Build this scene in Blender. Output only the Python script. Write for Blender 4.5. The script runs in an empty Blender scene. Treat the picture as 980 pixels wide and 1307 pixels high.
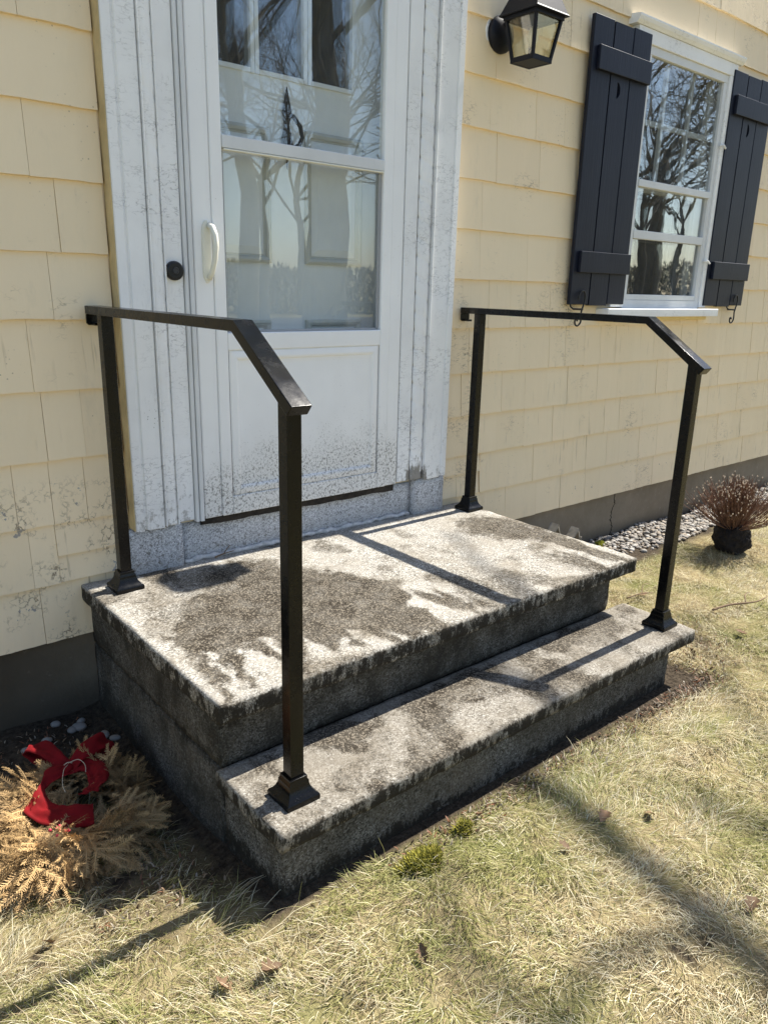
import bpy, bmesh, math, random
import numpy as np
from mathutils import Vector, Matrix
random.seed(7); rng = np.random.default_rng(7)
S = bpy.context.scene; COL = S.collection
PI = math.pi

# ------------------------------------------------------------------ camera, sky, sun, exposure
CAMP = (-0.7556, -2.4046, 1.4058); YAW, PIT, ROL = 0.69981, -0.28856, 0.02566
fv = Vector((math.sin(YAW)*math.cos(PIT), math.cos(YAW)*math.cos(PIT), math.sin(PIT)))
rv = Vector((math.cos(YAW), -math.sin(YAW), 0)); uv = rv.cross(fv)
r2 = rv*math.cos(ROL) + uv*math.sin(ROL); u2 = -rv*math.sin(ROL) + uv*math.cos(ROL)
cam = bpy.data.objects.new('camera', bpy.data.cameras.new('camera')); COL.objects.link(cam)
cam.matrix_world = Matrix(((r2.x, u2.x, -fv.x, CAMP[0]), (r2.y, u2.y, -fv.y, CAMP[1]), (r2.z, u2.z, -fv.z, CAMP[2]), (0, 0, 0, 1)))
cam.data.sensor_fit = 'HORIZONTAL'; cam.data.sensor_width = 36; cam.data.lens = 967.07/980*36
cam.data.clip_start = 0.05; cam.data.clip_end = 2000; S.camera = cam

SUN = Vector((0.765, 0.004, 1.0)).normalized()          # towards the sun
W = bpy.data.worlds.new('World'); S.world = W; W.use_nodes = True
wn = W.node_tree.nodes; wl = W.node_tree.links
sky = wn.new('ShaderNodeTexSky'); sky.sky_type = 'NISHITA'; sky.sun_disc = False
sky.sun_elevation = math.asin(SUN.z); sky.sun_rotation = math.atan2(SUN.x, SUN.y)
sky.air_density = 1.0; sky.dust_density = 0.9; sky.ozone_density = 1.0; sky.altitude = 50
bg = wn['Background']; wl.new(sky.outputs[0], bg.inputs[0]); bg.inputs[1].default_value = 0.104
sl = bpy.data.lights.new('sun', 'SUN'); sl.energy = 5.0; sl.angle = math.radians(0.53); sl.color = (1.0, 0.95, 0.86)
so = bpy.data.objects.new('sun', sl); COL.objects.link(so); so.rotation_euler = SUN.to_track_quat('Z', 'Y').to_euler(); so.location = (8, -1, 12)
S.view_settings.view_transform = 'Standard'; S.view_settings.look = 'None'; S.view_settings.gamma = 1
S.view_settings.exposure = 1.15; S.view_settings.use_curve_mapping = False

# ------------------------------------------------------------------ helpers
WL = {}                                                   # world location of every object made here (no rotations on parents)
def tag(o, label=None, cat=None, group=None, kind=None):
    if label: o['label'] = label
    if cat: o['category'] = cat
    if group: o['group'] = group
    if kind: o['kind'] = kind
    return o
def empty(name, loc, label, cat, group=None):
    o = bpy.data.objects.new(name, None); COL.objects.link(o); o.location = loc
    o.empty_display_size = 0.1; WL[o] = Vector(loc)
    return tag(o, label, cat, group)
def link(name, me, parent=None, loc=(0, 0, 0), rot=None, scale=None):
    o = bpy.data.objects.new(name, me); COL.objects.link(o)
    L = Vector(loc); WL[o] = L.copy()
    if parent is not None: o.parent = parent; L = L - WL[parent]
    o.location = L
    if rot is not None: o.rotation_euler = rot
    if scale is not None: o.scale = scale
    return o
class MB:
    def __init__(s): s.v = []; s.f = []
    def add(s, vs, fs):
        n = len(s.v); s.v += [tuple(v) for v in vs]; s.f += [tuple(i+n for i in f) for f in fs]; return s
    def box(s, x0, x1, y0, y1, z0, z1):
        return s.add([(x0,y0,z0),(x1,y0,z0),(x1,y1,z0),(x0,y1,z0),(x0,y0,z1),(x1,y0,z1),(x1,y1,z1),(x0,y1,z1)],
                     [(0,3,2,1),(4,5,6,7),(0,1,5,4),(1,2,6,5),(2,3,7,6),(3,0,4,7)])
    def rings(s, rings, cap=True):
        n = len(rings[0]); b = len(s.v)
        for r in rings: s.v += [tuple(p) for p in r]
        for i in range(len(rings)-1):
            for k in range(n):
                k2 = (k+1) % n
                s.f.append((b+i*n+k, b+i*n+k2, b+(i+1)*n+k2, b+(i+1)*n+k))
        if cap:
            s.f.append(tuple(b+k for k in reversed(range(n)))); s.f.append(tuple(b+(len(rings)-1)*n+k for k in range(n)))
        return s
    def tube(s, pts, rad, n=8, cap=True):
        pts = [Vector(p) for p in pts]; R = []
        if not hasattr(rad, '__len__'): rad = [rad]*len(pts)
        up = None
        for i, p in enumerate(pts):
            t = (pts[min(i+1, len(pts)-1)] - pts[max(i-1, 0)]).normalized()
            if up is None: up = Vector((0,0,1)) if abs(t.z) < .9 else Vector((1,0,0))
            a = t.cross(up).normalized(); b = a.cross(t).normalized(); up = b
            R.append([p + (a*math.cos(2*PI*k/n) + b*math.sin(2*PI*k/n))*rad[i] for k in range(n)])
        return s.rings(R, cap)
    def sqlathe(s, cx, cy, prof):
        return s.rings([[(cx-h,cy-h,z),(cx+h,cy-h,z),(cx+h,cy+h,z),(cx-h,cy+h,z)] for h, z in prof])
    def extr(s, prof, axis, a, b):                        # closed 2-D profile swept along one axis
        def P(p, t): return {0:(t,p[0],p[1]),1:(p[0],t,p[1]),2:(p[0],p[1],t)}[axis]
        return s.rings([[P(p,a) for p in prof],[P(p,b) for p in prof]])
    def build(s, name, mat, parent=None, smooth=False, bevel=0, kind=None, fix=True, segs=2):
        P = np.array(s.v, float); c = (P.min(0)+P.max(0))/2
        me = bpy.data.meshes.new(name); me.from_pydata((P-c).tolist(), [], s.f)
        if fix:
            bm = bmesh.new(); bm.from_mesh(me); bmesh.ops.recalc_face_normals(bm, faces=bm.faces); bm.to_mesh(me); bm.free()
        me.materials.append(mat)
        if smooth: me.polygons.foreach_set('use_smooth', [True]*len(me.polygons))
        o = link(name, me, parent, c)
        if bevel:
            m = o.modifiers.new('bevel', 'BEVEL'); m.width = bevel; m.segments = segs; m.limit_method = 'ANGLE'; m.angle_limit = math.radians(40)
            me.polygons.foreach_set('use_smooth', [True]*len(me.polygons))
            w = o.modifiers.new('wn', 'WEIGHTED_NORMAL'); w.keep_sharp = True
        if kind: o['kind'] = kind
        return o
def bx(name, mat, parent, x0, x1, y0, y1, z0, z1, bevel=0.002): return MB().box(x0,x1,y0,y1,z0,z1).build(name, mat, parent, bevel=bevel)
# numpy value noise
def vnoise(P, freq, seed):
    P = np.asarray(P, float)*freq + seed*17.31; I = np.floor(P).astype(np.int64); F = P-I; F = F*F*(3-2*F); D = P.shape[1]; out = 0
    for c in range(2**D):
        w = 1; h = np.zeros(len(P), np.int64) + seed*7919
        for d in range(D):
            b = (c >> d) & 1; w = w*(F[:,d] if b else 1-F[:,d]); h = h*1664525 + (I[:,d]+b)*(374761393, 668265263, 2147483647)[d] + 1013904223
            h = h & 0x7fffffff; h = (h ^ (h >> 13))*1274126177 & 0x7fffffff
        h = h ^ (h >> 16); out = out + w*((h & 0xffff)/65535.0)
    return out
def fbm(P, f, seed, n=3): return sum(vnoise(P, f*2**i, seed+i)*.5**i for i in range(n))/sum(.5**i for i in range(n))

# ------------------------------------------------------------------ material helper
class M:
    def __init__(s, name, rough=.6, color=(.5,.5,.5), metal=0, spec=.5):
        s.m = bpy.data.materials.new(name); s.m.use_nodes = True; s.nt = s.m.node_tree; s.N = s.nt.nodes; s.L = s.nt.links
        s.b = s.N['Principled BSDF']; s.set('Base Color', color); s.set('Roughness', rough); s.set('Metallic', metal); s.set('Specular IOR Level', spec); s._p = None
    def inp(s, sock, v):
        if isinstance(v, bpy.types.NodeSocket): s.L.new(v, sock)
        elif hasattr(v, '__len__') and sock.type == 'RGBA': sock.default_value = (*v[:3], 1)
        else: sock.default_value = v
    def set(s, n, v): s.inp(s.b.inputs[n], v)
    def node(s, t, **kw):
        n = s.N.new(t)
        for k, v in kw.items(): setattr(n, k, v)
        return n
    def pos(s):
        if s._p is None: s._p = s.node('ShaderNodeNewGeometry').outputs['Position']
        return s._p
    def obj(s): return s.node('ShaderNodeTexCoord').outputs['Object']
    def scale(s, v, sc, off=(0,0,0)):
        n = s.node('ShaderNodeMapping'); s.L.new(v, n.inputs[0]); n.inputs['Scale'].default_value = sc; n.inputs['Location'].default_value = off; return n.outputs[0]
    def noise(s, sc, detail=3, rough=.55, vec=None, dist=0):
        n = s.node('ShaderNodeTexNoise'); s.L.new(vec or s.pos(), n.inputs['Vector']); n.inputs['Scale'].default_value = sc
        n.inputs['Detail'].default_value = detail; n.inputs['Roughness'].default_value = rough; n.inputs['Distortion'].default_value = dist; return n.outputs['Fac']
    def vor(s, sc, vec=None, feat='F1', out='Distance', rnd=1):
        n = s.node('ShaderNodeTexVoronoi', feature=feat); s.L.new(vec or s.pos(), n.inputs['Vector']); n.inputs['Scale'].default_value = sc; n.inputs['Randomness'].default_value = rnd; return n.outputs[out]
    def ramp(s, f, stops):
        n = s.node('ShaderNodeValToRGB'); s.L.new(f, n.inputs[0]); e = n.color_ramp.elements
        while len(e) < len(stops): e.new(.5)
        for i, (p, c) in enumerate(stops):
            e[i].position = p; e[i].color = (c,c,c,1) if not hasattr(c, '__len__') else (*c, 1)
        return n.outputs[0]
    def math(s, op, a, b=0, c=0, clamp=False):
        n = s.node('ShaderNodeMath', operation=op, use_clamp=clamp); s.inp(n.inputs[0], a); s.inp(n.inputs[1], b); s.inp(n.inputs[2], c); return n.outputs[0]
    def mix(s, f, a, b, bt='MIX'):
        n = s.node('ShaderNodeMix', data_type='RGBA', blend_type=bt); s.inp(n.inputs[0], f); s.inp(n.inputs[6], a); s.inp(n.inputs[7], b); return n.outputs[2]
    def xyz(s, v=None):
        n = s.node('ShaderNodeSeparateXYZ'); s.L.new(v or s.pos(), n.inputs[0]); return n.outputs
    def rnd(s): return s.node('ShaderNodeObjectInfo').outputs['Random']
    def attr(s, name, out='Fac'): return s.node('ShaderNodeAttribute', attribute_name=name).outputs[out]
    def mr(s, v, a, b, c=0, d=1):
        n = s.node('ShaderNodeMapRange'); s.inp(n.inputs[0], v); n.inputs[1].default_value = a; n.inputs[2].default_value = b; n.inputs[3].default_value = c; n.inputs[4].default_value = d; return n.outputs[0]
    def bump(s, h, strength=.3, dist=.002, prev=None):
        n = s.node('ShaderNodeBump'); s.L.new(h, n.inputs['Height']); n.inputs['Strength'].default_value = strength; n.inputs['Distance'].default_value = dist
        if prev is not None: s.L.new(prev, n.inputs['Normal'])
        s.L.new(n.outputs[0], s.b.inputs['Normal']); return n.outputs[0]

def cracks(k, sx, sz, thick, m0, m1, msc=3.0):
    """short paint cracks: voronoi cell edges in stretched space, only in patches"""
    v = k.scale(k.pos(), (sx, sx, sz))
    v2 = k.node('ShaderNodeVectorMath', operation='ADD'); k.L.new(v, v2.inputs[0])
    nn = k.node('ShaderNodeTexNoise'); k.L.new(v, nn.inputs['Vector']); nn.inputs['Scale'].default_value = 1.7
    sc = k.node('ShaderNodeVectorMath', operation='SCALE'); k.L.new(nn.outputs['Color'], sc.inputs[0]); sc.inputs['Scale'].default_value = 1.1; k.L.new(sc.outputs[0], v2.inputs[1])
    e = k.vor(1, v2.outputs[0], 'DISTANCE_TO_EDGE')
    line = k.mr(e, thick*.4, thick, 1, 0)
    pat = k.ramp(k.noise(msc, 3, .7), [(m0, 0), (m1, 1)])
    brk = k.ramp(k.noise(1.1, 2, .5, v), [(.42, 0), (.55, 1)])
    return k.math('MULTIPLY', k.math('MULTIPLY', line, pat), brk)

def make_cream():
    k = M('cream shingle paint', .62, spec=.35)
    tone = k.mix(k.rnd(), (.875,.72,.495), (.835,.68,.46))
    big = k.noise(2.2, 4, .6); c = k.mix(k.ramp(big, [(.35,0),(.75,.55)]), tone, (.78,.66,.45))
    grime = k.ramp(k.noise(9, 5, .75, k.scale(k.pos(), (1,1,.35))), [(.58,0),(.8,.35)])
    c = k.mix(grime, c, (.52,.46,.34))
    z = k.xyz()[2]; low = k.mr(z, .95, .2)
    cr = cracks(k, 26, 62, .06, .56, .70, 2.6)
    xw = k.xyz()[0]; cr2 = k.math('MULTIPLY', cracks(k, 48, 44, .10, .46, .56, 4.5), k.math('MULTIPLY', k.mr(z, .80, .66), k.mr(xw, .35, .20))); cr = k.math('MAXIMUM', cr, cr2)
    chipm = k.math('MULTIPLY', k.ramp(k.noise(19,4,.6,k.scale(k.pos(),(1,1,.8),(2,5,3))), [(.655,0),(.67,1)]), k.math('MULTIPLY', k.mr(z, .86, .72), k.mr(xw, .35, .20))); c = k.mix(chipm, c, (.36,.335,.30))
    c = k.mix(k.math('MULTIPLY', cr, .78), c, (.16,.12,.075))
    vc = k.ramp(k.noise(60, 2, .5, k.scale(k.pos(), (1,1,.035))), [(.63,0),(.69,1)])
    vm = k.ramp(k.noise(2.3, 2, .6, k.scale(k.pos(), (1,1,2.2), (3,1,7))), [(.52,0),(.68,1)])
    vcr = k.math('MULTIPLY', vc, vm); c = k.mix(k.math('MULTIPLY', vcr, k.math('ADD', .22, k.math('MULTIPLY', low, .4))), c, (.25,.19,.11))
    fl = k.math('MULTIPLY', k.ramp(k.noise(16, 4, .65), [(.67,0),(.69,1)]), k.math('MULTIPLY', low, k.ramp(k.noise(3.1,2,.5), [(.5,0),(.6,1)])))
    c = k.mix(fl, c, (.30,.27,.235))
    sp = k.math('MULTIPLY', k.ramp(k.vor(55), [(.10,1),(.16,0)]), k.ramp(k.noise(5,2,.5,k.scale(k.pos(),(1,1,1),(9,4,2))), [(.56,0),(.66,1)])); c = k.mix(k.math('MULTIPLY', sp, .5), c, (.18,.14,.09))
    k.set('Base Color', c)
    g = k.noise(95, 3, .6, k.scale(k.pos(), (1,1,.05))); h = k.math('ADD', k.math('MULTIPLY', g, .5), k.math('MULTIPLY', k.noise(30, 4, .65), .55))
    h = k.math('SUBTRACT', h, k.math('ADD', k.math('MULTIPLY', cr, .9), k.math('MULTIPLY', vcr, .6)))
    k.bump(h, .55, .0024); return k.m
def make_white_old():
    k = M('weathered white trim paint', .5, spec=.4)
    c = k.mix(k.ramp(k.noise(4,4,.6), [(.4,0),(.75,1)]), (.86,.86,.85), (.77,.77,.765))
    z = k.xyz()[2]
    cr = cracks(k, 30, 70, .07, .47, .60, 3.4); c = k.mix(k.math('MULTIPLY', cr, .5), c, (.33,.33,.33))
    c2 = cracks(k, 95, 18, .05, .52, .66, 4.2); c = k.mix(k.math('MULTIPLY', c2, .28), c, (.30,.30,.30))
    low = k.mr(z, 1.05, .56); low2 = k.math('MULTIPLY', low, low)
    dirt = k.ramp(k.math('ADD', k.noise(38,5,.7), k.math('MULTIPLY', low2, .2)), [(.69,0),(.79,1)]); c = k.mix(k.math('MULTIPLY', dirt, k.math('ADD', .08, k.math('MULTIPLY', low, .55))), c, (.24,.225,.20))
    sp = k.math('MULTIPLY', k.ramp(k.vor(85), [(.14,1),(.2,0)]), k.ramp(k.math('ADD', k.noise(9,3,.6), k.math('MULTIPLY', low, .18)), [(.66,0),(.76,1)])); c = k.mix(k.math('MULTIPLY', sp, .6), c, (.16,.15,.135))
    chip = k.ramp(k.noise(24,4,.6,k.scale(k.pos(),(1,1,.5),(3,9,2))), [(.725,0),(.735,1)]); c = k.mix(k.math('MULTIPLY', chip, .7), c, (.40,.39,.37))
    x = k.xyz()[0]
    rot = k.math('MULTIPLY', k.math('MULTIPLY', k.mr(x, 1.40, 1.45), k.mr(x, 1.58, 1.53)), k.mr(z, .80, .57))
    rm = k.ramp(k.math('ADD', k.math('MULTIPLY', rot, .45), k.math('MULTIPLY', k.noise(28,4,.7,k.scale(k.pos(),(1.6,1,.5))), .62)), [(.55,0),(.62,1)]); c = k.mix(k.math('MULTIPLY', rm, .85), c, (.17,.155,.13))
    k.set('Base Color', c)
    h = k.math('SUBTRACT', k.math('MULTIPLY', k.noise(45,4,.65), .7), k.math('ADD', k.math('MULTIPLY', cr, .8), k.math('MULTIPLY', c2, .6)))
    k.bump(h, .45, .002); return k.m
def make_vinyl():
    k = M('white storm door enamel', .34, spec=.5); z = k.xyz()[2]
    c = k.mix(k.ramp(k.noise(3,3,.6), [(.35,0),(.75,1)]), (.88,.88,.87), (.82,.82,.815))
    low = k.mr(z, .96, .64); low2 = k.math('POWER', low, 1.2)
    v = k.scale(k.pos(), (1,1,.75))
    xm = k.mr(k.math('ABSOLUTE', k.math('SUBTRACT', k.xyz()[0], .95)), .50, .28); d = k.math('ADD', k.math('MULTIPLY', k.noise(4.5,4,.65,k.scale(k.pos(),(1,1,.5))), .58), k.math('ADD', k.math('MULTIPLY', low2, .56), k.math('MULTIPLY', xm, .08)))
    s1 = k.math('MULTIPLY', k.ramp(k.math('ADD', k.vor(165, v), k.math('MULTIPLY', k.noise(60,2,.6), .4)), [(.32,1),(.42,0)]), k.ramp(k.math('ADD', d, k.math('MULTIPLY', k.vor(120, v, out='Color'), .35)), [(.72,0),(.80,1)]))
    s2 = k.math('MULTIPLY', k.ramp(k.noise(125,4,.75,v), [(.52,0),(.58,1)]), k.ramp(k.math('ADD', d, k.math('MULTIPLY', k.noise(24,3,.7), .3)), [(.72,0),(.90,1)]))
    haze = k.math('MULTIPLY', k.ramp(d, [(.40,0),(.85,1)]), .32)
    c = k.mix(haze, c, (.46,.44,.40)); c = k.mix(k.math('MULTIPLY', k.math('MAXIMUM', k.math('MULTIPLY', s1, .8), s2), .74), c, (.10,.095,.08))
    sp = k.math('MULTIPLY', k.ramp(k.vor(48), [(.05,1),(.08,0)]), k.ramp(k.noise(4,2,.5), [(.5,0),(.6,1)])); c = k.mix(k.math('MULTIPLY', sp, .6), c, (.35,.33,.30))
    k.set('Base Color', c); k.bump(k.noise(14,2,.5), .06, .004); return k.m
def make_granite(name, dark=0.0, stain_shade=False, wash=0.0):
    k = M(name, .9, spec=.2); p = k.pos(); col = k.vor(235, out='Color'); cs = k.node('ShaderNodeSeparateColor'); k.L.new(col, cs.inputs[0])
    g = k.ramp(cs.outputs[0], [(.0,(.04,.036,.03)),(.20,(.12,.108,.09)),(.36,(.24,.222,.19)),(.66,(.36,.34,.295)),(.88,(.49,.47,.42)),(1,(.64,.62,.57))])
    g2 = k.noise(190,3,.7); g = k.mix(k.ramp(g2, [(.36,.75),(.48,0)]), g, (.10,.095,.088))
    big = k.noise(5.5,5,.68,dist=.4); c = k.mix(k.ramp(big, [(.42,0),(.70,.72)]), g, (.20,.165,.115), 'MIX'); c = k.mix(k.ramp(k.noise(24,4,.75,dist=.3), [(.52,0),(.66,.55)]), c, (.13,.108,.08))
    if wash: c = k.mix(k.ramp(k.noise(7,5,.72,k.scale(p,(1,1,1),(2,7,3))), [(.28,wash*.45),(.72,wash)]), c, (.185,.165,.135))
    if stain_shade:
        st = k.attr('stain_shade')
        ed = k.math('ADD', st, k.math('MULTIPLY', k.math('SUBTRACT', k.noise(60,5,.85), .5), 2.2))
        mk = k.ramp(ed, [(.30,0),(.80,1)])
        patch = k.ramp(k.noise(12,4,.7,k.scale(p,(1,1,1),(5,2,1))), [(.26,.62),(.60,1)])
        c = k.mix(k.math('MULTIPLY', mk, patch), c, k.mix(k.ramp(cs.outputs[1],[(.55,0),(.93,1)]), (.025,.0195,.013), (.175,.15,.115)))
        lt = k.attr('pale'); c = k.mix(k.math('MULTIPLY', lt, .30), c, (.60,.585,.55))
    # lichen and grime gathering along worn edges (attribute 'edge' = closeness to an arris or a joint)
    e = k.attr('edge'); en = k.math('ADD', e, k.math('MULTIPLY', k.math('SUBTRACT', k.noise(36,5,.85,k.scale(p,(1,1,.42))), .5), 1.9))
    c = k.mix(k.math('MULTIPLY', k.ramp(en, [(.46,0),(.62,1)]), .95), c, (.020,.0165,.0115))
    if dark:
        dn = k.noise(9,5,.72,k.scale(p,(1,1,.7))); dn = k.math('ADD', k.math('MULTIPLY', dn, .5), k.math('MULTIPLY', k.noise(3.4,4,.6,k.scale(p,(1,1,1.4),(3,3,3)),.5), .5)); c = k.mix(k.ramp(dn, [(.42,dark),(.62,dark*.62)]), c, (.022,.0195,.0145))  # grime plus the shade on the step faces, both put into the colour
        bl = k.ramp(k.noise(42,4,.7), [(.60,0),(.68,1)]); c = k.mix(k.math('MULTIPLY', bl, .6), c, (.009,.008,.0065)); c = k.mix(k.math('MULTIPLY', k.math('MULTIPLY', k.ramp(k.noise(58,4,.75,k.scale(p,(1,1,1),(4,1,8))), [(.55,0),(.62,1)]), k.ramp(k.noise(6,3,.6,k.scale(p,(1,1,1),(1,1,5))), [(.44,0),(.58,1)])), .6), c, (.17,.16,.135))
    k.set('Base Color', c)
    h = k.math('ADD', k.math('MULTIPLY', k.noise(210,3,.7), .5), k.math('MULTIPLY', k.noise(48,4,.7), .8)); k.bump(h, .6, .003); return k.m
def make_gloss_black(name='black gloss railing paint'):
    k = M(name, .22, (.0028,.0028,.003), spec=.30)
    k.set('Roughness', k.ramp(k.noise(25,4,.6), [(.3,.16),(.7,.34)]))
    nz = k.node('ShaderNodeNewGeometry').outputs['Normal']; up = k.ramp(k.xyz(nz)[2], [(.5,0),(.75,1)])
    d = k.math('MULTIPLY', k.ramp(k.vor(210), [(.12,1),(.22,0)]), k.ramp(k.noise(22,3,.6), [(.56,0),(.68,1)]))
    d = k.math('MULTIPLY', d, up); k.set('Base Color', k.mix(k.math('MULTIPLY', d, .6), (.0028,.0028,.003), (.16,.16,.155)))
    k.bump(k.math('ADD', k.noise(130,3,.6), k.math('MULTIPLY', d, .5)), .10, .0012); return k.m
def make_navy():
    k = M('dark navy shutter paint', .48, spec=.28)
    v = k.scale(k.pos(), (1,1,.07)); g = k.noise(85,4,.65,v)
    c = k.mix(k.ramp(k.noise(6,3,.6), [(.35,0),(.7,1)]), (.0075,.010,.0205), (.011,.014,.027))
    c = k.mix(k.ramp(g, [(.60,0),(.70,.7)]), c, (.012,.014,.020)); c = k.mix(k.math('MULTIPLY', k.ramp(k.vor(150), [(.05,1),(.09,0)]), k.ramp(k.noise(9,2,.5),[(.55,0),(.62,1)])), c, (.14,.14,.15))
    k.set('Base Color', c); k.bump(g, .55, .0016); return k.m
def make_glass(name, mult=1.0, tint=(.94,.96,.96), wave=.03):
    k = M(name); k.N.remove(k.b); out = k.N['Material Output']
    geo = k.node('ShaderNodeNewGeometry'); ior = k.math('ADD', 1.52, k.math('MULTIPLY', geo.outputs['Backfacing'], 1/1.52-1.52))
    fr = k.node('ShaderNodeFresnel'); k.L.new(ior, fr.inputs['IOR'])
    b = k.node('ShaderNodeBump'); k.L.new(k.noise(7,2,.5), b.inputs['Height']); b.inputs['Strength'].default_value = wave; b.inputs['Distance'].default_value = .02
    t = k.node('ShaderNodeBsdfTransparent'); t.inputs[0].default_value = (*tint, 1)
    g = k.node('ShaderNodeBsdfGlossy'); g.inputs['Roughness'].default_value = 0.0; g.inputs['Color'].default_value = (1,1,1,1); k.L.new(b.outputs[0], g.inputs['Normal'])
    mx = k.node('ShaderNodeMixShader'); k.L.new(k.math('MULTIPLY', fr.outputs[0], mult, clamp=True), mx.inputs[0]); k.L.new(t.outputs[0], mx.inputs[1]); k.L.new(g.outputs[0], mx.inputs[2])
    du = k.node('ShaderNodeBsdfDiffuse'); du.inputs[0].default_value = (.62,.61,.58,1); m2 = k.node('ShaderNodeMixShader'); k.L.new(k.ramp(k.noise(11,5,.7,k.scale(k.pos(),(1,1,.4))), [(.35,.006),(.75,.040)]), m2.inputs[0]); k.L.new(mx.outputs[0], m2.inputs[1]); k.L.new(du.outputs[0], m2.inputs[2])
    k.L.new(m2.outputs[0], out.inputs['Surface']); return k.m
def simple(name, color, rough=.6, nsc=0, var=.25, bump=0, bsc=60, bd=.002, spec=.4, metal=0, rnd=0):
    k = M(name, rough, color, metal, spec)
    if nsc or rnd:
        f = k.noise(nsc or 5, 4, .6)
        if rnd: f = k.math('ADD', k.math('MULTIPLY', k.rnd(), .6), k.math('MULTIPLY', f, .4))
        a = tuple(x*(1-var) for x in color); b = tuple(min(1, x*(1+var)) for x in color); k.set('Base Color', k.mix(k.ramp(f, [(.3,0),(.7,1)]), a, b))
    if bump: k.bump(k.noise(bsc,4,.65), bump, bd)
    return k.m
def make_concrete():
    k = M('parged foundation concrete', .93, spec=.15); p = k.pos()
    c = k.mix(k.ramp(k.noise(3.5,5,.65), [(.3,0),(.72,1)]), (.185,.152,.110), (.275,.232,.172))
    c = k.mix(k.ramp(k.noise(28,4,.7), [(.64,0),(.72,.55)]), c, (.40,.37,.31))
    x, y, z = k.xyz(); c = k.mix(k.math('MULTIPLY', k.mr(x, .25, -.25), .85), c, (.050,.041,.029)); low = k.mr(z, .06, -.03); c = k.mix(k.math('MULTIPLY', low, .6), c, (.075,.062,.045))  # shade of the left corner painted into the concrete, browner near the ground
    cx = k.math('ADD', x, k.math('MULTIPLY', k.math('SUBTRACT', k.noise(9,4,.6,k.scale(p,(0.01,0.01,1))), .5), .16))
    ck = k.math('LESS_THAN', k.math('ABSOLUTE', k.math('SUBTRACT', cx, 3.19)), k.math('MULTIPLY', k.noise(40,2), .011)); c = k.mix(k.math('MULTIPLY', ck, .9), c, (.02,.018,.014))
    k.set('Base Color', c); k.bump(k.math('ADD', k.noise(70,4,.7), k.math('MULTIPLY', k.noise(9,3,.6), 1.5)), .5, .004); return k.m
def make_ground():
    k = M('soil and thatch', .95, spec=.1); n = k.noise(14,5,.7)
    th = k.mix(k.ramp(n, [(.3,0),(.7,1)]), (.20,.155,.08), (.36,.30,.165)); th = k.mix(k.ramp(k.noise(2.1,4,.6), [(.45,0),(.62,.75)]), th, (.135,.15,.045))
    so = k.mix(k.ramp(k.noise(60,4,.7), [(.35,0),(.7,1)]), (.030,.023,.016), (.10,.078,.055))
    k.set('Base Color', k.mix(k.attr('soil'), th, so)); k.bump(k.math('ADD', k.noise(90,4,.75), k.noise(22,4,.7)), .9, .012); return k.m
def make_attr_leaf(name, attr='col', trans=.3, rough=.55):
    k = M(name, rough, spec=.3); c = k.attr(attr, 'Color'); k.set('Base Color', c)
    t = k.node('ShaderNodeBsdfTranslucent'); k.L.new(c, t.inputs[0]); mx = k.node('ShaderNodeMixShader'); mx.inputs[0].default_value = trans
    k.L.new(k.b.outputs[0], mx.inputs[1]); k.L.new(t.outputs[0], mx.inputs[2]); k.L.new(mx.outputs[0], k.N['Material Output'].inputs['Surface']); return k.m
def make_velvet():
    k = M('red velvet ribbon', .8, (.36,.004,.010), spec=.2); k.set('Sheen Weight', .15); k.set('Sheen Tint', (1,.15,.15)); k.set('Base Color', k.mix(k.ramp(k.noise(25,3,.6),[(.3,0),(.7,1)]), (.13,.0016,.0035), (.20,.0026,.006))); k.bump(k.noise(240,2,.5), .25, .001); return k.m

CREAM = make_cream(); WHITE = make_white_old(); VINYL = make_vinyl()
GR_TOP = make_granite('granite tread', 0, True, .22); GR_TREAD = make_granite('worn granite lower tread', 0, True, .74); GR_SIDE = make_granite('grimy shaded granite', .93); GR_LOW = make_granite('granite riser', .76); GR_SILL = make_granite('painted granite sill')
BLACK = make_gloss_black(); NAVY = make_navy(); GLASS = make_glass('storm door glass', 1.75, wave=.004); WGLASS = make_glass('window glass', 2.0, (.86,.88,.88), .010); LGLASS = make_glass('lantern glass', 1.3, (.90,.88,.78), .1)
IRON = simple('black wrought iron', (.010,.010,.011), .45, bump=.3, bsc=120)
LBLACK = simple('black lantern metal', (.008,.009,.014), .5, bump=.1, bsc=90, spec=.2)
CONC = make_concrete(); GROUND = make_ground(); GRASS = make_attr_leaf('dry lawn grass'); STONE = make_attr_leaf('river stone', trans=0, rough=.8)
FIR = simple('dried fir needles', (.36,.235,.105), .7, rnd=1, var=.42); TWIG = simple('dead twig bark', (.16,.105,.062), .85, 30, .3); VELVET = make_velvet(); CORD = simple('cream wire', (.45,.40,.30), .5)
STEM = simple('dry reddish stems', (.165,.088,.055), .85, 40, .5); SEED = simple('dry seed heads', (.50,.40,.29), .8, 60, .35); ROOT = simple('matted root ball', (.016,.012,.010), .95, 60, .5, .9, 90, .012)
LEAF = simple('dead leaf', (.19,.115,.062), .8, rnd=1, var=.4); BARK = simple('grey maple bark', (.085,.072,.058), .95, 12, .4, .9, 22, .03); ALU = simple('white aluminium frame', (.66,.67,.67), .38, 5, .08)
HANDLE = simple('yellowed white handle plastic', (.76,.74,.63), .3, 12, .06); DARKROOM = simple('dim interior wall', (.028,.028,.032), .9); CURTAIN = simple('grey net curtain', (.17,.175,.18), .9, 8, .15); DOORIN = simple('white inner door paint', (.84,.84,.83), .45, 4, .05)
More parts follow.
